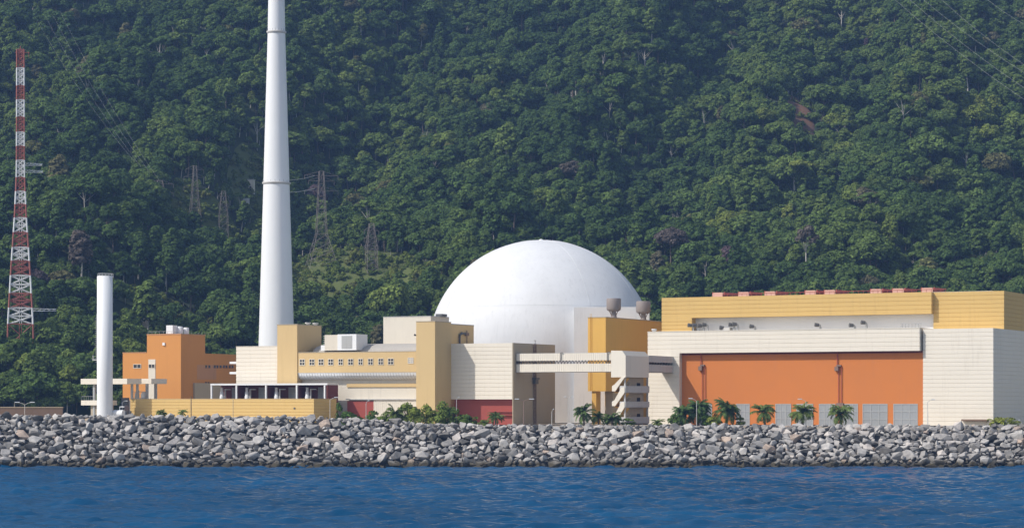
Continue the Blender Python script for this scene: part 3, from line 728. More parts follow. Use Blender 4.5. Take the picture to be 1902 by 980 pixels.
# ------------------------------------------------------------------ yellow stair tower left of it, and the block behind
IY = K.at(0, 0)[1]
kf = Fr(838, IY); s_ = kf.v(808); ix, iy = kf.at(0, s_)
I = Fr(808, iy); t = I.thing('yellow_tower', 'plain yellow tower standing in front beside the cream block and shrubs', 'tower building')
wi = -I.u(773); di = -s_; zi = I.z(597)
MB().box(-wi, 0, 0, di-.02, 0, zi).build('shaft', 'yellow', t)
MB().box(-wi-.06, .06, -.06, di-.02, zi+.003, zi+.18).build('parapet_cap', 'tan', t)
MB().tube((-wi+.1, .3, zi-3.2), (-wi-.5, -.1, zi-3.0), .16, .26, 8).build('floodlight', 'steel_dark', t)
J = Fr(836, 557); t = J.thing('ochre_plant_room', 'shaded tan rooftop block with pipes directly behind the yellow tower', 'building')
dj = J.v(880); zj = J.z(602)
MB().box(-3, 0, 0, dj, 0, zj).build('walls', 'yellow', t); MB().box(-3.06, .06, -.06, dj+.06, zj+.003, zj+.2).build('parapet_cap', 'concrete', t)
pv = J.v(856)
MB().path([(.35, pv-1.2, J.z(637)), (.35, pv-1.2, J.z(622)), (.35, pv, J.z(617)), (.35, pv+2, J.z(619))], .25, 8).build('duct', 'steel_dark', t)
MB().path([(.3, pv+2.6, J.z(637)), (.3, pv+2.6, J.z(612))], .12, 6).box(.05, .6, pv+1.8, pv+3.2, J.z(622), J.z(616)).build('wall_unit', 'pipe', t)
H = Fr(712, back(800, 566, 712)); t = H.thing('cream_box_block', 'plain cream concrete box rising above the roofs left of the dome', 'building')
wh = H.u(800); zh = H.z(589); dh = H.v(834, wh)
MB().box(0, wh, 0, dh, 0, zh).build('walls', 'cream_flat', t); MB().box(-.06, wh+.06, -.06, dh+.05, zh+.003, zh+.16).build('parapet_cap', 'concrete', t)
MB().box(wh-1.2, wh+.5, dh*.5, dh*.8, zh+.17, zh+.8).build('roof_unit', 'steel_dark', t)

# ------------------------------------------------------------------ service building with the row of windows
BY = 552.0
B = Fr(553, back(773, BY, 553)); t = B.thing('service_building', 'yellow service building with a row of ten windows between two yellow towers', 'building')
wb = B.u(773)-.02; z1, z2, z3 = B.z(655), B.z(692), B.z(705)
bay = [(557, 566), (575, 584), (592, 601), (610, 619), (629, 637), (647, 656), (666, 674), (684, 693), (703, 712), (721, 731)]
MB().box(.004, wb, 0, 12, z2, z1).build('window_band', 'yellow', t)
MB().box(.004, wb, -.05, 12, z1+.003, z1+.15).build('parapet_cap', 'tan', t)
for i, (a, b) in enumerate(bay):
    window(t, B.u(a), B.u(b), B.z(678), B.z(667), 0, 2, 2, 'cream_flat', 'glass_dark', .14, 'front', 'window half covered by a pale shutter' if i == 0 else None)
window(t, B.u(758), B.u(768), B.z(676), B.z(666), 0, 2, 3, 'cream_flat', 'concrete_pale', .12, 'front', 'pale louvred vent at the right end of the window row')
# ribbed quarter-round eave
arc = [(.02, z2-.01), (2.0, z2-.01), (2.0, z3)]+[(2.0-1.9*math.sin(R_(a)), z3+(z2-.05-z3)*(1-math.cos(R_(a)))) for a in (8, 25, 45, 65, 85)]
MB().prism_x([(y+.0, z) for y, z in arc][::-1], .004, wb).build('curved_eave', 'white', t)
rb = MB(); n = 42
for j in range(n+1):
    x = .1+(wb-.2)*j/n; rb.path([(x, 2.0-1.92*math.sin(R_(a)), z3+(z2-.05-z3)*(1-math.cos(R_(a)))) for a in (8, 30, 50, 70, 88)], .05, 4)
rb.build('eave_rib', 'concrete_pale', t)
MB().box(.004, wb, 2.01, 12, 0, z3-.003).build('lower_wall', 'cream_flat', t)
u = B.u(645, 2); MB().box(u, wb, 1.75, 2.005, B.z(718.5, u, 2), B.z(712, u, 2)).build('yellow_ledge', 'yellow', t)
u = B.u(645, 1.2); zq = B.z(742, u, 1.2)
MB().box(u, wb, .5, 2.004, zq-.003, zq+.25).build('lower_canopy', 'concrete_pale', t)
u3 = B.u(694, .8); MB().vclad(u3, wb, .8, 2.003, 0, zq-.006, .55, .08).build('ribbed_wall', 'cream', t)
MB().box(B.u(645, .9), u3-.005, .9, 2.002, 0, zq-.3).build('red_door', 'red', t)
# barrel roof behind
zr0, zr1 = B.z(655, 0, 6), B.z(639, 0, 9); x0 = B.u(597, 8)
pts_ = [(4+8*(1-math.cos(R_(a))), z1+.16+(zr1-z1-.16)*math.sin(R_(a))) for a in np.linspace(0, 90, 9)]+[(18, zr1), (18, z1+.16)]
MB().prism_x(pts_[::-1], x0, wb+1).build('barrel_roof', 'roof_felt', t)
t2 = B.thing('yellow_tower', 'yellow tower with a shaded tan side in front of the tall chimney', 'tower building')
wl2 = B.u(516); zw = B.z(603); dw = B.v(597)
MB().box(wl2, -.002, -.25, dw, 0, zw).build('shaft', 'yellow', t2); MB().box(wl2-.06, .06, -.31, dw+.05, zw+.003, zw+.2).build('parapet_cap', 'tan', t2)
for px in (566, 580):
    v = B.v(px+6, -1.5); MB().lathe([(.45, zw+.2), (.45, zw+.5), (.75, zw+.55), (.75, zw+.8)], 12, (-1.5, v)).build('roof_fan', 'white', t2)
wing = B.thing('cream_wing', 'low cream clad wing below the chimney, left of the yellow tower', 'building')
MB().clad(B.u(437), wl2-.004, .4, 16, 0, B.z(643, B.u(516)), .95).build('cladding', 'cream', wing)
MB().box(B.u(437)-.05, wl2-.006, .35, 16.05, B.z(643, B.u(516))+.003, B.z(643, B.u(516))+.16).build('parapet_cap', 'cream_flat', wing)
u = B.u(436); q = MB()
for py in (671, 690): q.box(u-2.2, u-.02, 1, 6, B.z(py+4, u), B.z(py, u))
q.build('link_slab', 'white', wing)
RB = Fr(603, 566); rbx = RB.thing('rooftop_plant_box', 'white boxy plant room on the roof right of the yellow tower', 'plant room')
zf0 = B.z(640, 0, 9)-1.6; zf1 = RB.z(621)
a = RB.u(628); MB().box(0, a, 0, 6, zf0, zf1-.1).build('cream_module', 'cream_flat', rbx); MB().box(a+.004, RB.u(663), -.3, 5, zf0, zf1).build('white_module', 'white', rbx)
MB().box(a+1.2, RB.u(663)-1.2, -.36, -.304, zf0+.4, zf1-.4).build('louvre', 'concrete', rbx); MB().box(-1.4, -.02, .5, 5, zf0, zf0+1.3).build('low_duct', 'white', rbx)
lad = MB()
for j in range(5): lad.box(-1.0, -.1, 1, 1.1, zf0+1.5+j*.5, zf0+1.62+j*.5)
lad.build('louvre', 'steel', rbx)

# ------------------------------------------------------------------ transformer bays
Q = Fr(391, back(608, 556, 391)); t = Q.thing('transformer_bays', 'white framed open bays with maroon back walls behind the low yellow building', 'bay structure')
wq = Q.u(608); zq1 = Q.z(712); ps = [0, .218, .473, .735, .97]
MB().box(-.05, wq, 0, 5, zq1-.42, zq1).build('roof_beam', 'white', t)
for p in ps: MB().box(wq*p-.02, wq*p+.38, .05, .45, 0, zq1-.424).build('post', 'white', t)
MB().box(wq-.28, wq-.02, .1, 5, 0, zq1-.424).build('end_wall', 'maroon', t)
MB().box(0, wq-.3, 4.6, 5, 0, zq1-.424).build('back_wall', 'maroon', t)
for i in range(4):
    a, b = wq*ps[i]+.4, wq*ps[i+1]; m = (a+b)/2
    window(t, a+(b-a)*.42, b-.9, zq1-3.6, zq1-1.0, 4.6, 4, 2, 'steel', 'glass_grey', .09)
    if i: MB().box(wq*ps[i]+.1, wq*ps[i]+.3, .46, 4.59, 0, zq1-.43).build('partition', 'maroon', t)
TQ = ['first bay from the left', 'second bay from the left', 'third bay from the left', 'rightmost bay']
for i in range(4):
    a = wq*ps[i]+.4; u = a+1.5; x, y = Q.at(u, 2.2)
    c = thing('transformer', 'pale upright transformer bushing in the %s of the white frame' % TQ[i], 'transformer', (x, y, G), -TH, 'transformers in the open bays')
    h = zq1-.9; MB().box(-1.2, 1.2, -.8, .8, 0, h-3.0).build('tank', 'concrete', c)
    MB().lathe([(.62, h-2.99), (.62, h-2.2), (.5, h-2.1), (.5, h-1.2), (.36, h-1.1), (.36, h-.1)], 14).build('bushing', 'white', c)
    MB().box(.9, 1.15, -.2, .2, h-2.99, h-.4).box(1.16, 2.6, -.15, .15, h-.65, h-.45).build('busbar', 'concrete_pale', c)

# ------------------------------------------------------------------ low yellow building by the breakwater
E = Fr(242, back(583, 538, 242)); t = E.thing('low_yellow_building', 'long low yellow clad building right behind the breakwater', 'building')
we = E.u(583); ze = E.z(741, we); de = E.v(625, we)
MB().clad(0, we, 0, de, 0, ze, .8, .16, .08).build('cladding', 'gold_pale', t)
MB().box(-.06, we+.06, -.06, de+.06, ze+.003, ze+.16).build('parapet_cap', 'yellow', t)
for px in (433,): u = E.u(px); MB().box(u-.06, u+.06, -.04, -.002, 0, ze-.02).build('seam', 'tan', t)
u = E.u(547); MB().box(u-.2, u+.2, -.1, -.003, ze-2.3, ze-1.9).build('wall_box', 'steel_dark', t)

# ------------------------------------------------------------------ orange building at the left
D = Fr(336, 585); t = D.thing('orange_building', 'orange rendered building with a stepped roof and pale window strip at the left', 'building')
ua, ub = D.u(228), D.u(273); zh, zl = D.z(621), D.z(655, ub)
dd = D.v(381); de2 = D.v(440)
MB().box(ub, 0, 0, dd, 0, zh).build('main_block', 'amber', t)
MB().box(ua, ub-.004, .003, 12, 0, zl).build('left_wing', 'amber', t)
MB().box(-9, -.3, dd+.003, de2, 0, D.z(656, 0, dd)).build('rear_wing', 'amber', t)
MB().box(-.3, -.24, dd*.62, dd*.62+.01, 0, 1).build('wall_mark', 'amber', t)
MB().box(-.005, .03, dd*.66, dd-.05, D.z(704, 0, dd*.7), D.z(677, 0, dd*.7)).build('weathered_panel', 'orange_pale', t)
MB().box(-.295, -.27, dd+.05, dd+5.5, D.z(704, 0, dd), D.z(677, 0, dd)).build('weathered_panel', 'orange_pale', t)
MB().box(ub-.08, .08, -.08, dd+.08, zh+.003, zh+.25).build('parapet_cap', 'orange_pale', t)
MB().box(ua-.06, ub-.09, -.05, 12.05, zl+.003, zl+.2).build('parapet_cap', 'orange_pale', t)
window(t, D.u(248), D.u(262), D.z(683, ub), D.z(676, ub), 0, 2, 1, 'cream_flat', 'glass_dark', .12)
us0, us1 = D.u(276), D.u(289); MB().box(us0, us1, -.10, -.003, 2.5, D.z(667, ub)).build('pale_strip', 'cream_flat', t)
window(t, us0+.15, us1-.15, D.z(683, ub), D.z(676, ub), -.10, 2, 1, 'cream_flat', 'glass_dark', .12)
u = D.u(305); MB().box(u-.35, u+.35, -.3, -.003, D.z(641, u), D.z(636, u)).build('wall_lamp', 'white', t)
for px in (381, 387, 397, 402, 408, 414, 419, 425, 430):
    v = D.v(px, -.27); window(t, v-.0, v+.75, D.z(683, 0, v), D.z(678, 0, v), -.27, 1, 1, 'pipe', 'glass_dark', .08, 'side')
for px in (381, 386): v = D.v(px, -.27); window(t, v, v+.6, D.z(714, 0, v), D.z(709, 0, v), -.27, 1, 1, 'pipe', 'glass_dark', .08, 'side')
MB().box(-.24, .5, dd*.5, dd+7, 0, D.z(711, 0, dd)).build('grey_lean_to', 'tan', t)
rl = MB(); uu = [ub+.2+k*1.2 for k in range(int((-ub)/1.2))]
for x in uu: rl.tube((x, .2, zh+.2), (x, .2, zh+.85), .04, n=4)
rl.path([(uu[0], .2, zh+.85), (uu[-1], .2, zh+.85)], .04, 4)
for k in range(9): rl.tube((-.2, .5+k*1.5, zh+.2), (-.2, .5+k*1.5, zh+.8), .04, n=4)
rl.build('roof_railing', 'steel', t)
for i, (px, v, r, top, lab) in enumerate(((319, 2.5, 1.0, 604, 'leftmost of the three white roof tanks on the orange building, box shaped'), (334, 4.2, .8, 606, 'middle of the three white roof tanks on the orange building'), (346, 6.0, .7, 608, 'rightmost and smallest of the three white roof tanks'))):
    u = D.u(px, v); x, y = D.at(u, v); h = D.z(top, u, v)-zh-.25
    c = thing('roof_tank', lab, 'water tank', (x, y, G+zh+.25), -TH, 'white tanks on the orange building')
    if i == 0: MB().box(-r, r, -r, r, .1, h).build('body', 'white', c); MB().box(-r*.9, r*.9, -r*.9, r*.9, 0, .097).build('plinth', 'concrete', c)
    else: MB().lathe([(r, .1), (r, h-.15), (r*.85, h)], 18).build('body', 'white', c); MB().lathe([(r*.8, 0), (r*.8, .097)], 14).build('plinth', 'concrete', c)
MB

# ------------------------------------------------------------------ white stack and the raised slabs at its foot
s0 = P(196, 745, 558); k = 558/FPX; zz = lambda py: EYE+(HOR-py)*k-G
t = thing('white_stack', 'slim white cylindrical stack with a side ladder at the left', 'stack', (s0.x, s0.y, G)); r = 14.2*k
MB().lathe([(r*1.03, 0), (r*1.02, zz(720)), (r, zz(514)), (r*.94, zz(514)+.02)], 40).build('shaft', 'white', t)
MB().lathe([(r+.02, zz(514)-.2), (r+.1, zz(514)-.15), (r+.1, zz(512)), (r+.02, zz(512)+.04)], 32).build('rim', 'concrete', t)
rl = MB()
for j in range(14): a = 6.283*j/14; rl.tube((r*math.cos(a), r*math.sin(a), zz(513)), (r*math.cos(a), r*math.sin(a), zz(508)), .05, n=4); rl.tube((r*math.cos(a), r*math.sin(a), zz(508)), (r*math.cos(a+.449), r*math.sin(a+.449), zz(508)), .05, n=4)
rl.build('rim_railing', 'steel', t)
lad = MB(); x = -r-.25
for y in (-.35, .35): lad.tube((x, y, zz(672)), (x, y, zz(583)), .05, n=4)
for j in range(22): z = zz(672)+j*.5; lad.tube((x, -.35, z), (x, .35, z), .04, n=4); lad.tube((x-.45, 0, z), (x, .35, z), .04, n=4); lad.tube((x-.45, 0, z), (x, -.35, z), .04, n=4)
la = lad.build('ladder', 'steel', t)
pl = MB().box(-r-1.2, -r+.2, -.7, .7, zz(669), zz(667))
for q in (-.65, .65): pl.tube((-r-1.15, q, zz(667)), (-r-1.15, q, zz(660)), .05, n=4)
pl.path([(-r-1.15, -.65, zz(660)), (-r-1.15, .65, zz(660))], .05, 4).build('platform', 'concrete_pale', la)
a = R_(-86); MB().box(-.42, .42, -.06, .06, zz(731), zz(723)).build('plate', 'steel_dark', t)
pobj = t.children[-1]; pobj.location = ((r*1.025)*math.sin(R_(5)), -(r*1.025)*math.cos(R_(5)), 0); pobj.rotation_euler = (0, 0, R_(5))

C = Fr(150, back(236, 567, 150)); t = C.thing('raised_platform', 'open platform of white slabs on posts around the foot of the stack', 'platform')
wa = C.u(236); za, zc = C.z(713), C.z(703); da = C.v(263, wa)
MB().box(0, wa, 0, da, za, zc).build('roof_slab', 'cream', t)
for px, v in ((174, .6), (244, 3), (254, 5)):
    u = min(C.u(px, v), wa-.5); MB().box(u-.25, u+.25, v, v+.5, 0, za-.003).build('post', 'concrete', t)
MB().box(0, C.u(190), .1, da, C.z(752), C.z(743)).build('floor_slab', 'cream', t)
MB().box(C.u(165), C.u(186), .8, da-.5, 0, C.z(752)-.003).build('base_wall', 'tan', t)
u0 = C.u(262, da+1); u1_ = C.u(281, da+1); dB = C.v(310, u1_)
MB().box(u0-4, u1_, da+1, dB, za+.1, zc+.02).build('rear_slab', 'cream', t)
for px, v in ((272, da+1.2), (288, da+4)):
    u = min(C.u(px, v), u1_-.3); MB().box(u-.3, u+.3, v, v+.5, 0, za+.097).build('rear_post', 'concrete', t)
rl = MB()
for j in range(7): rl.tube((.2+j*.7, .15, C.z(743)), (.2+j*.7, .15, C.z(743)+1), .04, n=4)
rl.path([(.2, .15, C.z(743)+1), (4.4, .15, C.z(743)+1)], .04, 4).build('railing', 'steel', t)
def eq(px, Y, name, label, cat): p = P(px, 745, Y); return thing(name, label, cat, (p.x, p.y, G), -TH)
c = eq(221, 556, 'horizontal_tank', 'small white horizontal tank right of the stack foot', 'tank')
q = MB(); q.tube((-1.4, 0, 2.6), (1.4, 0, 2.6), .85, .85, 18); q.build('vessel', 'white', c); MB().box(-1, -.7, -.6, .6, 0, 1.9).box(.7, 1, -.6, .6, 0, 1.9).build('saddle', 'steel_dark', c)
MB().tube((.2, 0, 3.4), (.2, 0, 4.3), .14).tube((.2, 0, 4.2), (1.6, 0, 4.2), .12).build('outlet_pipe', 'white', c)
c = eq(235, 557, 'pump_skid', 'dark skid of pumps and pipes at the left end of the low yellow building', 'machinery')
MB().box(-.9, .75, -1, 1, 0, 3.2).box(-2.4, -.95, 1.2, 2.4, 0, 6.4).build('base', 'steel_dark', c); MB().lathe([(.55, 1.2), (.55, 4.2), (.3, 4.6)], 14).build('pump', 'pipe', c)
MB().path([(-.8, -.6, 1.2), (-.8, -.6, 5.2), (-.2, -.6, 5.6), (.8, -.6, 5.6)], .13).path([(.75, .3, 1), (.75, .3, 5.8)], .12).build('pipework', 'steel', c)
c = eq(258, 574, 'pipe_rack', 'grey pipe rack under the slab beside the orange building', 'pipework')
fr = MB()
for x in (-2.2, 0, 2.2): fr.tube((x, 0, 0), (x, 0, 8.2), .13, n=6)
for z in (4.5, 6.3, 7.9): fr.tube((-2.4, 0, z), (2.4, 0, z), .1, n=6)
fr.build('frame', 'steel', c); MB().lathe([(.8, 4.0), (.8, 7.4), (.4, 7.8)], 14, (.9, .9)).build('vessel', 'white', c); MB().lathe([(.5, 3), (.5, 7.6)], 12, (-1.2, .7)).build('vessel', 'concrete_pale', c)

# ------------------------------------------------------------------ lattice towers
def lattice(mb, z0, z1, h0, h1, n, rl, rb):
    for j in range(n):
        a, b = j/n, (j+1)/n; za, zb_ = z0+(z1-z0)*a, z0+(z1-z0)*b; ha, hb = h0+(h1-h0)*a, h0+(h1-h0)*b
        ca = [Vector((sx*ha, sy*ha, za)) for sx, sy in ((-1,-1),(1,-1),(1,1),(-1,1))]; cb = [Vector((sx*hb, sy*hb, zb_)) for sx, sy in ((-1,-1),(1,-1),(1,1),(-1,1))]
        for i in range(4):
            k = (i+1) % 4; mb.tube(ca[i], cb[i], rl, rl, 5); mb.tube(ca[i], cb[k], rb, rb, 4); mb.tube(ca[k], cb[i], rb, rb, 4); mb.tube(cb[i], cb[k], rb, rb, 4)
mp = P(38, 745, 684); mk = 684/FPX; zz = lambda py: EYE+(HOR-py)*mk
t = thing('radio_mast', 'tall red and white banded steel lattice mast at the left edge', 'mast', (mp.x, mp.y, zz(max(640, HOR-(terrain(mp.x, mp.y)-.4-EYE)/mk))), R_(12))
rows = [93, 127, 160, 186, 218, 246, 272, 298, 330, 356, 380, 405, 432, 460, 485, 512, 545, 572, 602, max(640, HOR-(terrain(mp.x, mp.y)-.4-EYE)/mk)]
hw = lambda py: np.interp(py, [93, 300, 330, 400, 500, 590, 640], [7.2, 7.8, 8.2, 11.5, 19, 24.5, 27.5])*mk*.90
b0 = zz(rows[-1])
for j in range(len(rows)-1):
    mb = MB(); lattice(mb, zz(rows[j+1])-b0, zz(rows[j])-b0, hw(rows[j+1]), hw(rows[j]), 3 if rows[j] < 330 else 2, .23 if rows[j] < 330 else .27, .12)
    for q in ((-.3, 0), (.3, 0)): mb.tube((q[0], q[1], zz(rows[j+1])-b0), (q[0], q[1], zz(rows[j])-b0), .10, n=4)
    mb.build('mast_section', 'mast_red' if j % 2 == 0 else 'mast_white', t)
ant = MB().tube((0, 0, zz(93)-b0), (0, 0, zz(86)-b0), .12).tube((-1.5, 0, zz(98)-b0), (2.6, 0, zz(98)-b0), .12).tube((2.4, 0, zz(106)-b0), (2.4, 0, zz(96)-b0), .1); ant.build('top_aerial', 'mast_red', t)
for py, l in ((305, 5.2), (318, 5.4), (575, 7.0)):
    z = zz(py)-b0; h = hw(py); mb = MB()
    for q in (-.4, .4): mb.tube((h, q, z+q), (h+l, q, z+q*.6), .1, n=4)
    for j in range(5): mb.tube((h+l*j/5, -.4, z-.4), (h+l*(j+1)/5, .4, z+.3), .06, n=4)
    mb.build('side_antenna', 'mast_white', t)

def pylon(px, py_top, py_base, Y, half, label, arms, thick=.13, mat='steel', waist=.35, wf=.55):
    p = P(px, 745, Y); k = Y/FPX; zt_, zb_ = EYE+(HOR-py_top)*k, EYE+(HOR-py_base)*k; zg = min(zb_, terrain(p.x, Y))
    t = thing('pylon', label, 'pylon', (p.x, p.y, zg), R_(random.uniform(8, 25)), 'power line pylons on the hillside')
    h = zt_-zg; mb = MB(); wz = h*wf
    lattice(mb, 0, wz, half, half*waist*1.3, 4, thick, thick*.6); lattice(mb, wz, h, half*waist*1.3, half*waist*.55, 5, thick*.9, thick*.55); mb.build('lattice_body', mat, t)
    for fz, l in arms:
        a = MB(); z = h*fz; w = half*waist
        for s in (-1, 1):
            a.tube((s*w*.6, 0, z), (s*l, 0, z), thick*.8, n=4); a.tube((s*w*.6, 0, z+1.4), (s*l, 0, z), thick*.6, n=4)
            a.tube((s*l, 0, z), (s*l, 0, z-1.4), thick*.8, thick*.8, 5)
        a.build('cross_arm', mat, t)
    return t
M['pylon'] = paint('weathered_pylon_steel', (.22,.19,.17), .7, .35, (.2,.14,.1))
gy = lambda px, py: ground_at(px, py).y
pylon(597, 318, 500, gy(597, 497), 5.2, 'largest reddish lattice pylon right of the chimney', ((.80, 6), (.90, 4.6), (.955, 6)), .085, 'pylon', .27, .36)
pylon(690, 415, 508, gy(690, 512)-1, 1.9, 'short narrow grey pylon on the grassy slope left of the dome', ((.55, 2.6), (.70, 2.6), (.86, 2.6)), .09, 'pylon', .7)
pylon(362, 308, 440, gy(362, 430), 2.6, 'slim grey pylon in the scrub clearing left of the chimney', ((.70, 4.2), (.84, 4.2), (.95, 3.4)), .08, 'pylon')
pylon(415, 355, 452, gy(415, 455), 1.7, 'pale narrow pylon just left of the chimney', ((.75, 2), (.9, 2)), .06, 'pylon', .7)
pylon(297, 335, 400, gy(297, 392), 2.2, 'small faint pylon half hidden by trees, farthest left of the pylons', ((.65, 5), (.9, 5)), .08, 'pylon', .7)
def wire(a, b, sag, label, group, r=.07):
    n = 22; pp = [Vector(a).lerp(Vector(b), j/n)-Vector((0, 0, sag*4*(j/n)*(1-j/n))) for j in range(n+1)]
    mb = MB()
    for p, q in zip(pp, pp[1:]): mb.tube(p, q, r, r, 4)
    o = mb.build('power_line', 'steel'); tag(o, label, 'cable', group)
WN = ['lowest', 'second lowest', 'third lowest', 'fourth lowest', 'uppermost']
for i, (xa, ya, xb, yb) in enumerate(((1640, -20, 1960, 222), (1668, -20, 1960, 200), (1692, -20, 1960, 168), (1728, -20, 1960, 156), (1812, -20, 1960, 70))):
    wire(P(xa, ya, 1010), P(xb, yb, 930), 2.5, '%s power line crossing the forest at the upper right' % WN[i], 'power lines at the upper right', .032)
for i, (xa, ya, xb, yb) in enumerate(((70, 40, 250, 300), (84, 30, 262, 310), (98, 28, 278, 320), (112, 22, 296, 335))):
    wire(P(xa, ya, 1010), P(xb, yb, 820), 3, '%s power line descending the forest right of the red mast' % ['leftmost', 'second from left', 'third from left', 'rightmost'][i], 'power lines by the red mast', .018)
for i, (ya, yb) in enumerate(((332, 326), (353, 350))):
    wire(P(497, ya, 760), P(585, yb, gy(597, 497)), 1, '%s cable between the chimney and the large pylon' % ['upper', 'lower'][i], 'cables behind the chimney', .08)

# ------------------------------------------------------------------ small works on the hill
p = ground_at(467, 366); t = thing('hillside_hut', 'small pale concrete hut on the slope just left of the chimney', 'hut', (p.x, p.y, p.z), -.3)
MB().box(-1.1, 1.1, -1, 1, -1, 4.6).build('walls', 'cream_flat', t); MB().box(-1.3, 1.3, -1.2, 1.2, 4.603, 4.85).build('roof', 'concrete', t); MB().box(-.4, .4, -1.05, -1.003, 0, 2).build('door', 'void', t)
p = ground_at(455, 383); t = thing('equipment_cabinet', 'low white equipment cabinet below the hillside hut', 'cabinet', (p.x, p.y, p.z), -.2)
MB().box(-1.6, 1.6, -.8, .8, -.5, 1.5).build('body', 'concrete_pale', t); MB().box(-1.7, 1.7, -.9, .9, 1.503, 1.65).build('lid', 'white', t)
p = ground_at(247, 608); t = thing('retaining_wall', 'pale retaining wall with a fence on the slope behind the orange building', 'wall', (p.x, p.y, p.z), -.1)
MB().box(-6.5, 6.5, 0, .5, -7, 1.6).build('wall_face', 'tan', t)
rl = MB()
for j in range(14): rl.tube((-6.3+j*.97, .2, 1.6), (-6.3+j*.97, .2, 3.5), .04, n=4)
for z in (2.5, 3.4): rl.tube((-6.3, .2, z), (6.3, .2, z), .04, n=4)
rl.build('fence', 'pipe', t)
f = Fr(-20, 546); t = f.thing('boundary_wall', 'low brown boundary wall at the far left behind the breakwater', 'wall')
t.rotation_euler = (0, 0, -.04)
w = 17.5; MB().box(0, w, 0, .4, 0, f.z(757)).build('wall_face', 'brown', t); MB().box(-.1, w+.1, -.1, .5, f.z(757)+.003, f.z(755)).build('coping', 'sand', t)
q = MB(); q.add([(-140, 519, G+.02), (-88, 519, G+.02), (-88, 540, G+1.5), (-140, 540, G+2.0)], [(0,1,2,3)]); tag(q.build('sand_bank', 'sand'), kind='structure')

# ------------------------------------------------------------------ lamps
def lamp(px, py, Y, heads, label, mat='concrete_pale', r=.065):
    p = P(px, py, Y); h = p.z-G; t = thing('street_lamp', label, 'street lamp', (p.x, p.y, G), 0, 'street lamps behind the breakwater')
    MB().tube((0, 0, 0), (0, 0, h-.5), r*1.3, r, 7).build('pole', mat, t)
    for s, l in heads:
        a = MB().path([(0, 0, h-.55), (s*l*.35, 0, h-.15), (s*l*.8, 0, h)], r*.7, 6).build('arm', mat, t)
        MB().rings([(s*l*.7-.1, s*l*.7+.1, -.12, .12, h-.05), (min(s*l*.6, s*l*1.25), max(s*l*.6, s*l*1.25), -.2, .2, h+.0), (min(s*l*.65, s*l*1.2), max(s*l*.65, s*l*1.2), -.16, .16, h+.16)]).build('lamp_head', 'lens', a)
lamp(46, 747, 540, ((-1, 1.9), (1, 1.9)), 'double armed lamp at the far left above the brown wall')
lamp(613, 738, 529, ((1, 1.5),), 'curved lamp at the right end of the low yellow building')
lamp(680, 744, 524, ((1, .6),), 'thin lamp post in front of the red door among shrubs')
lamp(848, 738, 524, ((1, .5),), 'lamp post at the right of the leafy shrubs by the red base')
lamp(973, 741, 524, ((-1, 1.7), (1, 1.9)), 'double armed lamp in front of the tan side wall', 'pipe', .11)
lamp(1025, 760, 524, ((1, .4),), 'short post lamp at the corner of the tan wall')
lamp(1056, 737, 530, ((-1, .9), (1, .9)), 'pale lamp in front of the base of the dome')
lamp(1294, 740, 522, ((-1, 1.5),), 'lamp rising from the dark palm at the left end of the orange wall')
lamp(1497, 741, 522, ((-1, 1.5),), 'lamp beside the third palm along the orange wall')
lamp(1723, 742, 522, ((1, 1.3),), 'thin lamp in front of the tall cream end wall')
lamp(1897, 780, 520, ((-1, .5),), 'short lamp at the far right edge')
p = P(355, 735, 532); t = thing('wooden_pole', 'thin dark pole in front of the low yellow building', 'pole', (p.x, p.y, G)); MB().tube((0, 0, 0), (0, 0, p.z-G), .13, .1, 7).build('shaft', 'bark', t)

# ------------------------------------------------------------------ palms and shrubs
def palm_crown(seed, L=4.0, n=46):
    r = random.Random(seed); vs = []; fs = []
    for k in range(n):
        az = 6.283*k/n+r.uniform(-.2, .2); up = r.choice([1.25, 1.0, .75, .5, .2, -.2]); l = L*r.uniform(.8, 1.08); droop = r.uniform(1.2, 2.5)
        d = Vector((math.cos(az), math.sin(az), 0)); side = Vector((-d.y, d.x, 0)); p = Vector((0, 0, 0)); ang = up; st = 13; pts = []
        for j in range(st+1):
            pts.append(p.copy()); p = p+(d*math.cos(ang)+Vector((0, 0, math.sin(ang))))*(l/st); ang -= droop/st*(.6+1.1*j/st)
        for j in range(1, st):
            w = .85*math.sin(math.pi*min(1, (j+1.3)/(st+1)))**.7*(L/4)
            fwd = (pts[j+1]-pts[j-1]).normalized()
            for s in (-1, 1):
                for q in (0, .5):
                    b = pts[j].lerp(pts[j+1], q); tip = b+side*s*w*r.uniform(.8, 1.05)+fwd*w*.6-Vector((0, 0, w*r.uniform(.3, .9))); hw_ = fwd*.12*(L/4)
                    o = len(vs); vs += [tuple(b-hw_), tuple(b+hw_), tuple(tip)]; fs.append((o, o+1, o+2))
            o = len(vs); e = side*.045; vs += [tuple(pts[j]-e), tuple(pts[j]+e), tuple(pts[j+1]+e), tuple(pts[j+1]-e)]; fs.append((o, o+1, o+2, o+3))
    me = bpy.data.meshes.new('crown'); me.from_pydata(vs, [], fs); me.materials.append(M['palm']); return me
PC = [palm_crown(s, 4.0, n_) for s, n_ in enumerate((46, 30, 54, 38, 42, 34, 50, 28))]
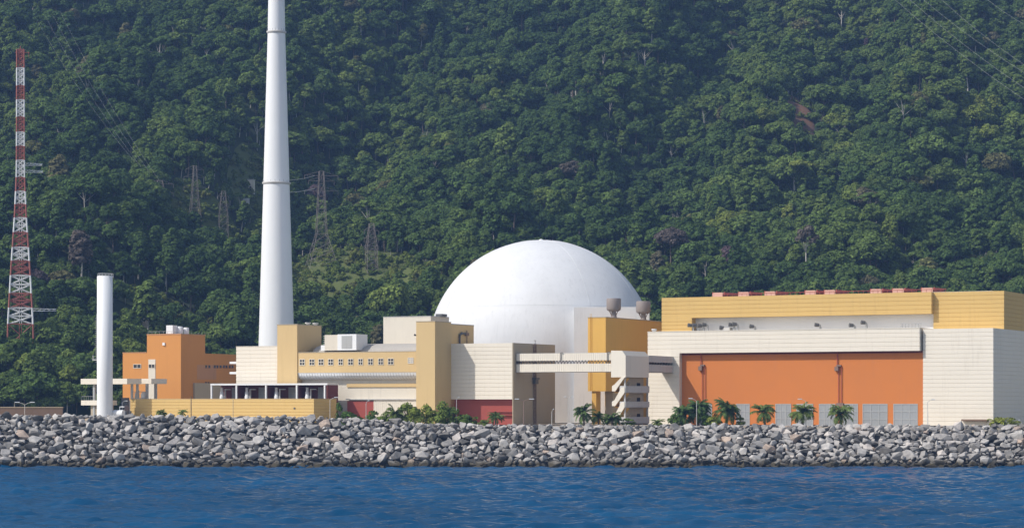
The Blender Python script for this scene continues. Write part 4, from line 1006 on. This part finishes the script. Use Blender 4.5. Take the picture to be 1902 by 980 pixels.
def palm(px, py, Y, L, label, hue=.3, group='palms behind the breakwater', k=0, lean=0.0):
    q = random.Random(px); lean = q.uniform(-.5, .5); L *= q.uniform(.86, 1.06); p = P(px, py+q.uniform(-2.5, 4), Y); h = max(.6, p.z-G); t = thing('palm_tree', label, 'palm tree', (p.x, p.y, G), random.uniform(0, 6), group)
    top = Vector((lean, 0, h)); mb = MB(); n = 6
    for j in range(n):
        a, b = top*(j/n), top*((j+1)/n); mb.tube(a, b, (.30-.10*j/n)*L/4, (.27-.10*j/n)*L/4, 8)
    mb.build('trunk', 'bark', t); c = link('crown', PC[(k+px) % 8], t); c.location = top; c.scale = (L/4, L/4, L/4*q.uniform(.85, 1.2)); c.rotation_euler = (q.uniform(-.22, .22), q.uniform(-.22, .22), 0); c['hue'] = hue
palm(1085, 765, 520, 3.3, 'palm with drooping fronds left of the ochre leg in front of the dome', .2, k=0)
palm(1112, 772, 524, 3.2, 'low palm in front of the ochre leg', .3, k=1)
palm(1137, 776, 522, 3.4, 'spreading low palm at the foot of the stair tower', .25, k=2)
palm(1222, 783, 522, 2.2, 'tiny palm in front of the cream cladding right of the stair tower', .7, k=3)
palm(1268, 768, 524, 4.3, 'leftmost dark palm of the pair at the left end of the orange wall', .05, k=1)
palm(1296, 764, 527, 4.5, 'rightmost dark palm of the pair beneath the lamp by the orange wall', .0, k=2)
palm(1349, 763, 522, 4.6, 'tall full palm, first one standing clear along the orange wall', .2, k=3)
palm(1421, 766, 522, 4.4, 'neat round palm with trunk in view, second clear one along the orange wall', .35, k=0)
palm(1491, 766, 522, 4.3, 'palm with yellowing drooping fronds beside the lamp on the orange wall', .6, k=1)
palm(1563, 767, 522, 4.0, 'rightmost palm along the orange wall below the second drainpipe', .5, k=2)
palm(920, 776, 521, 2.8, 'small palm in front of the red base of the cream block', .3, k=3)
palm(732, 768, 523, 3.0, 'feathery palm on the left of the leafy shrub clump', .7, k=2)
palm(342, 768, 529, 1.6, 'small yellowish palm tuft against the low yellow building', .9, k=1)
palm(298, 768, 531, 1.7, 'ragged palm tuft near the left end of the low yellow building', .8, k=0)
BK = []
for i in range(4):
    r = np.random.default_rng(90+i); L = crown_lobes('bush', r); v, f = leaf_cloud(L, 1100, .2, r); BK.append((quad_mesh('foliage', v, f, M['bushleaf']), trunk_mb('bush', L, random.Random(i)).mesh('stem', M['bark'])))
def shrub(px, Y, ht, wd, label, hue, k=0, group='shrubs behind the breakwater'):
    p = P(px, 745, Y); t = thing('shrub', label, 'shrub', (p.x, p.y, G), random.uniform(0, 6), group); t.scale = (wd/2.6, wd/2.6, ht/3.1)
    c = link('foliage', BK[k % 4][0], t); c['hue'] = hue; link('stem', BK[k % 4][1], t)
for i, (px, Y, ht, wd, hue, label) in enumerate((
    (648, 528, 3.2, 3.6, .1, 'dark low shrub right of the curved lamp'), (668, 526, 3.0, 3.2, .2, 'dark shrub in front of the red door'), (694, 527, 3.4, 3.2, .15, 'dark shrub at the left of the ribbed cream wall'),
    (715, 524, 2.6, 2.6, .5, 'green shrub under the feathery palm'), (752, 524, 5.2, 3.4, .65, 'tall yellow green shrub left of the yellow tower foot'), (775, 524, 6.0, 3.6, .7, 'tallest bright shrub in front of the yellow tower'),
    (797, 525, 4.8, 3.2, .8, 'bright yellow green shrub at the foot of the yellow tower'), (822, 524, 5.0, 3.6, .55, 'round green shrub right of the yellow tower'), (845, 525, 4.2, 3.0, .35, 'green shrub below the lamp by the red base'),
    (866, 524, 3.4, 2.8, .3, 'rightmost dark green shrub of the leafy clump'), (447, 530, 1.9, 1.3, .1, 'small dark round bush against the low yellow building'), (466, 529, 1.3, 1.3, .3, 'tiny bush right of the dark round bush'),
    (630, 541, 5.2, 1.6, .1, 'narrow dark climber at the shaded end of the low yellow building'), (365, 529, 2.0, 1.2, .8, 'wispy light shrub by the thin dark pole'), (325, 530, 2.0, 1.0, .9, 'wispy light shrub left of the thin dark pole'), (1330, 522, 2.4, 2.4, .8, 'yellowish shrub under the first clear palm'),
    (1376, 523, 2.0, 2.0, .7, 'light green shrub right of the first clear palm'), (1858, 521, 2.6, 2.8, .9, 'yellow green shrub at the foot of the shaded end wall'), (1880, 522, 1.8, 2.0, .8, 'low shrub beside the short lamp at the right edge'),
    (1252, 523, 2.4, 2.2, .2, 'dark shrub left of the paired palms'), (1165, 523, 1.7, 2.6, .4, 'low shrub at the foot of the stair tower landings'), (900, 523, 1.8, 1.8, .4, 'low shrub in front of the red base'), (1310, 525, 3.2, 3.0, .1, 'dark shrub right of the paired palms'))):
    shrub(px, Y, ht, wd, label, hue, i)

# distinctive single trees in the forest
def special(px, py, k, s, hue, label, sz=1.0):
    p = ground_at(px, py); t = thing('forest_tree', label, 'tree', (p.x, p.y-4, p.z+1.5), random.uniform(0, 6)); t.scale = (s, s, s*sz)
    c = link('crown', CROWN[k], t); c['hue'] = hue; link('trunk', TRUNK[k], t)
special(1474, 372, 6, 1.35, .79, 'wide umbrella shaped tree with yellowish crown in mid forest', .75)
for px, Y, k, sc, hue, lab in ((-4, 668, 5, 1.05, .3, 'tall slender green tree at the frame edge left of the mast foot'), (20, 666, 0, 1.1, .45, 'round mid green tree hiding the left leg of the mast'), (48, 669, 4, .95, .25, 'tall dark tree hiding the right leg of the mast'), (70, 666, 2, .95, .5, 'broad light green tree just right of the mast foot')):
    q = P(px, 745, Y); t = thing('forest_tree', lab, 'tree', (q.x, Y, terrain(q.x, Y)-.6), px*.1, 'trees around the mast foot'); t.scale = (sc, sc, sc*1.1)
    c = link('crown', CROWN[k], t); c['hue'] = hue; link('trunk', TRUNK[k], t)
special(590, 420, 0, 1.0, .985, 'purple leaved tree behind the large reddish pylon')
special(1245, 505, 2, 1.0, .96, 'purplish broad tree just above the left of the turbine hall roof')
special(155, 545, 5, 1.2, .955, 'tall greyish tree just left of the white stack')
special(1495, 520, 7, 1.1, .95, 'pale twiggy tree above the middle of the turbine hall roof')

# ------------------------------------------------------------------ air
hz = MB().box(-720, 720, -60, 1700, -1.8, 420).build('haze', M['void']); tag(hz, kind='stuff')
hm = bpy.data.materials.new('haze'); hm.use_nodes = True; t = hm.node_tree
t.nodes.remove(t.nodes['Principled BSDF']); vol = t.nodes.new('ShaderNodeVolumePrincipled')
vol.inputs['Color'].default_value = (.32, .54, 1, 1); vol.inputs['Density'].default_value = HAZE; vol.inputs['Anisotropy'].default_value = .1
t.links.new(vol.outputs[0], [x for x in t.nodes if x.type == 'OUTPUT_MATERIAL'][0].inputs['Volume']); hz.data.materials.clear(); hz.data.materials.append(hm)
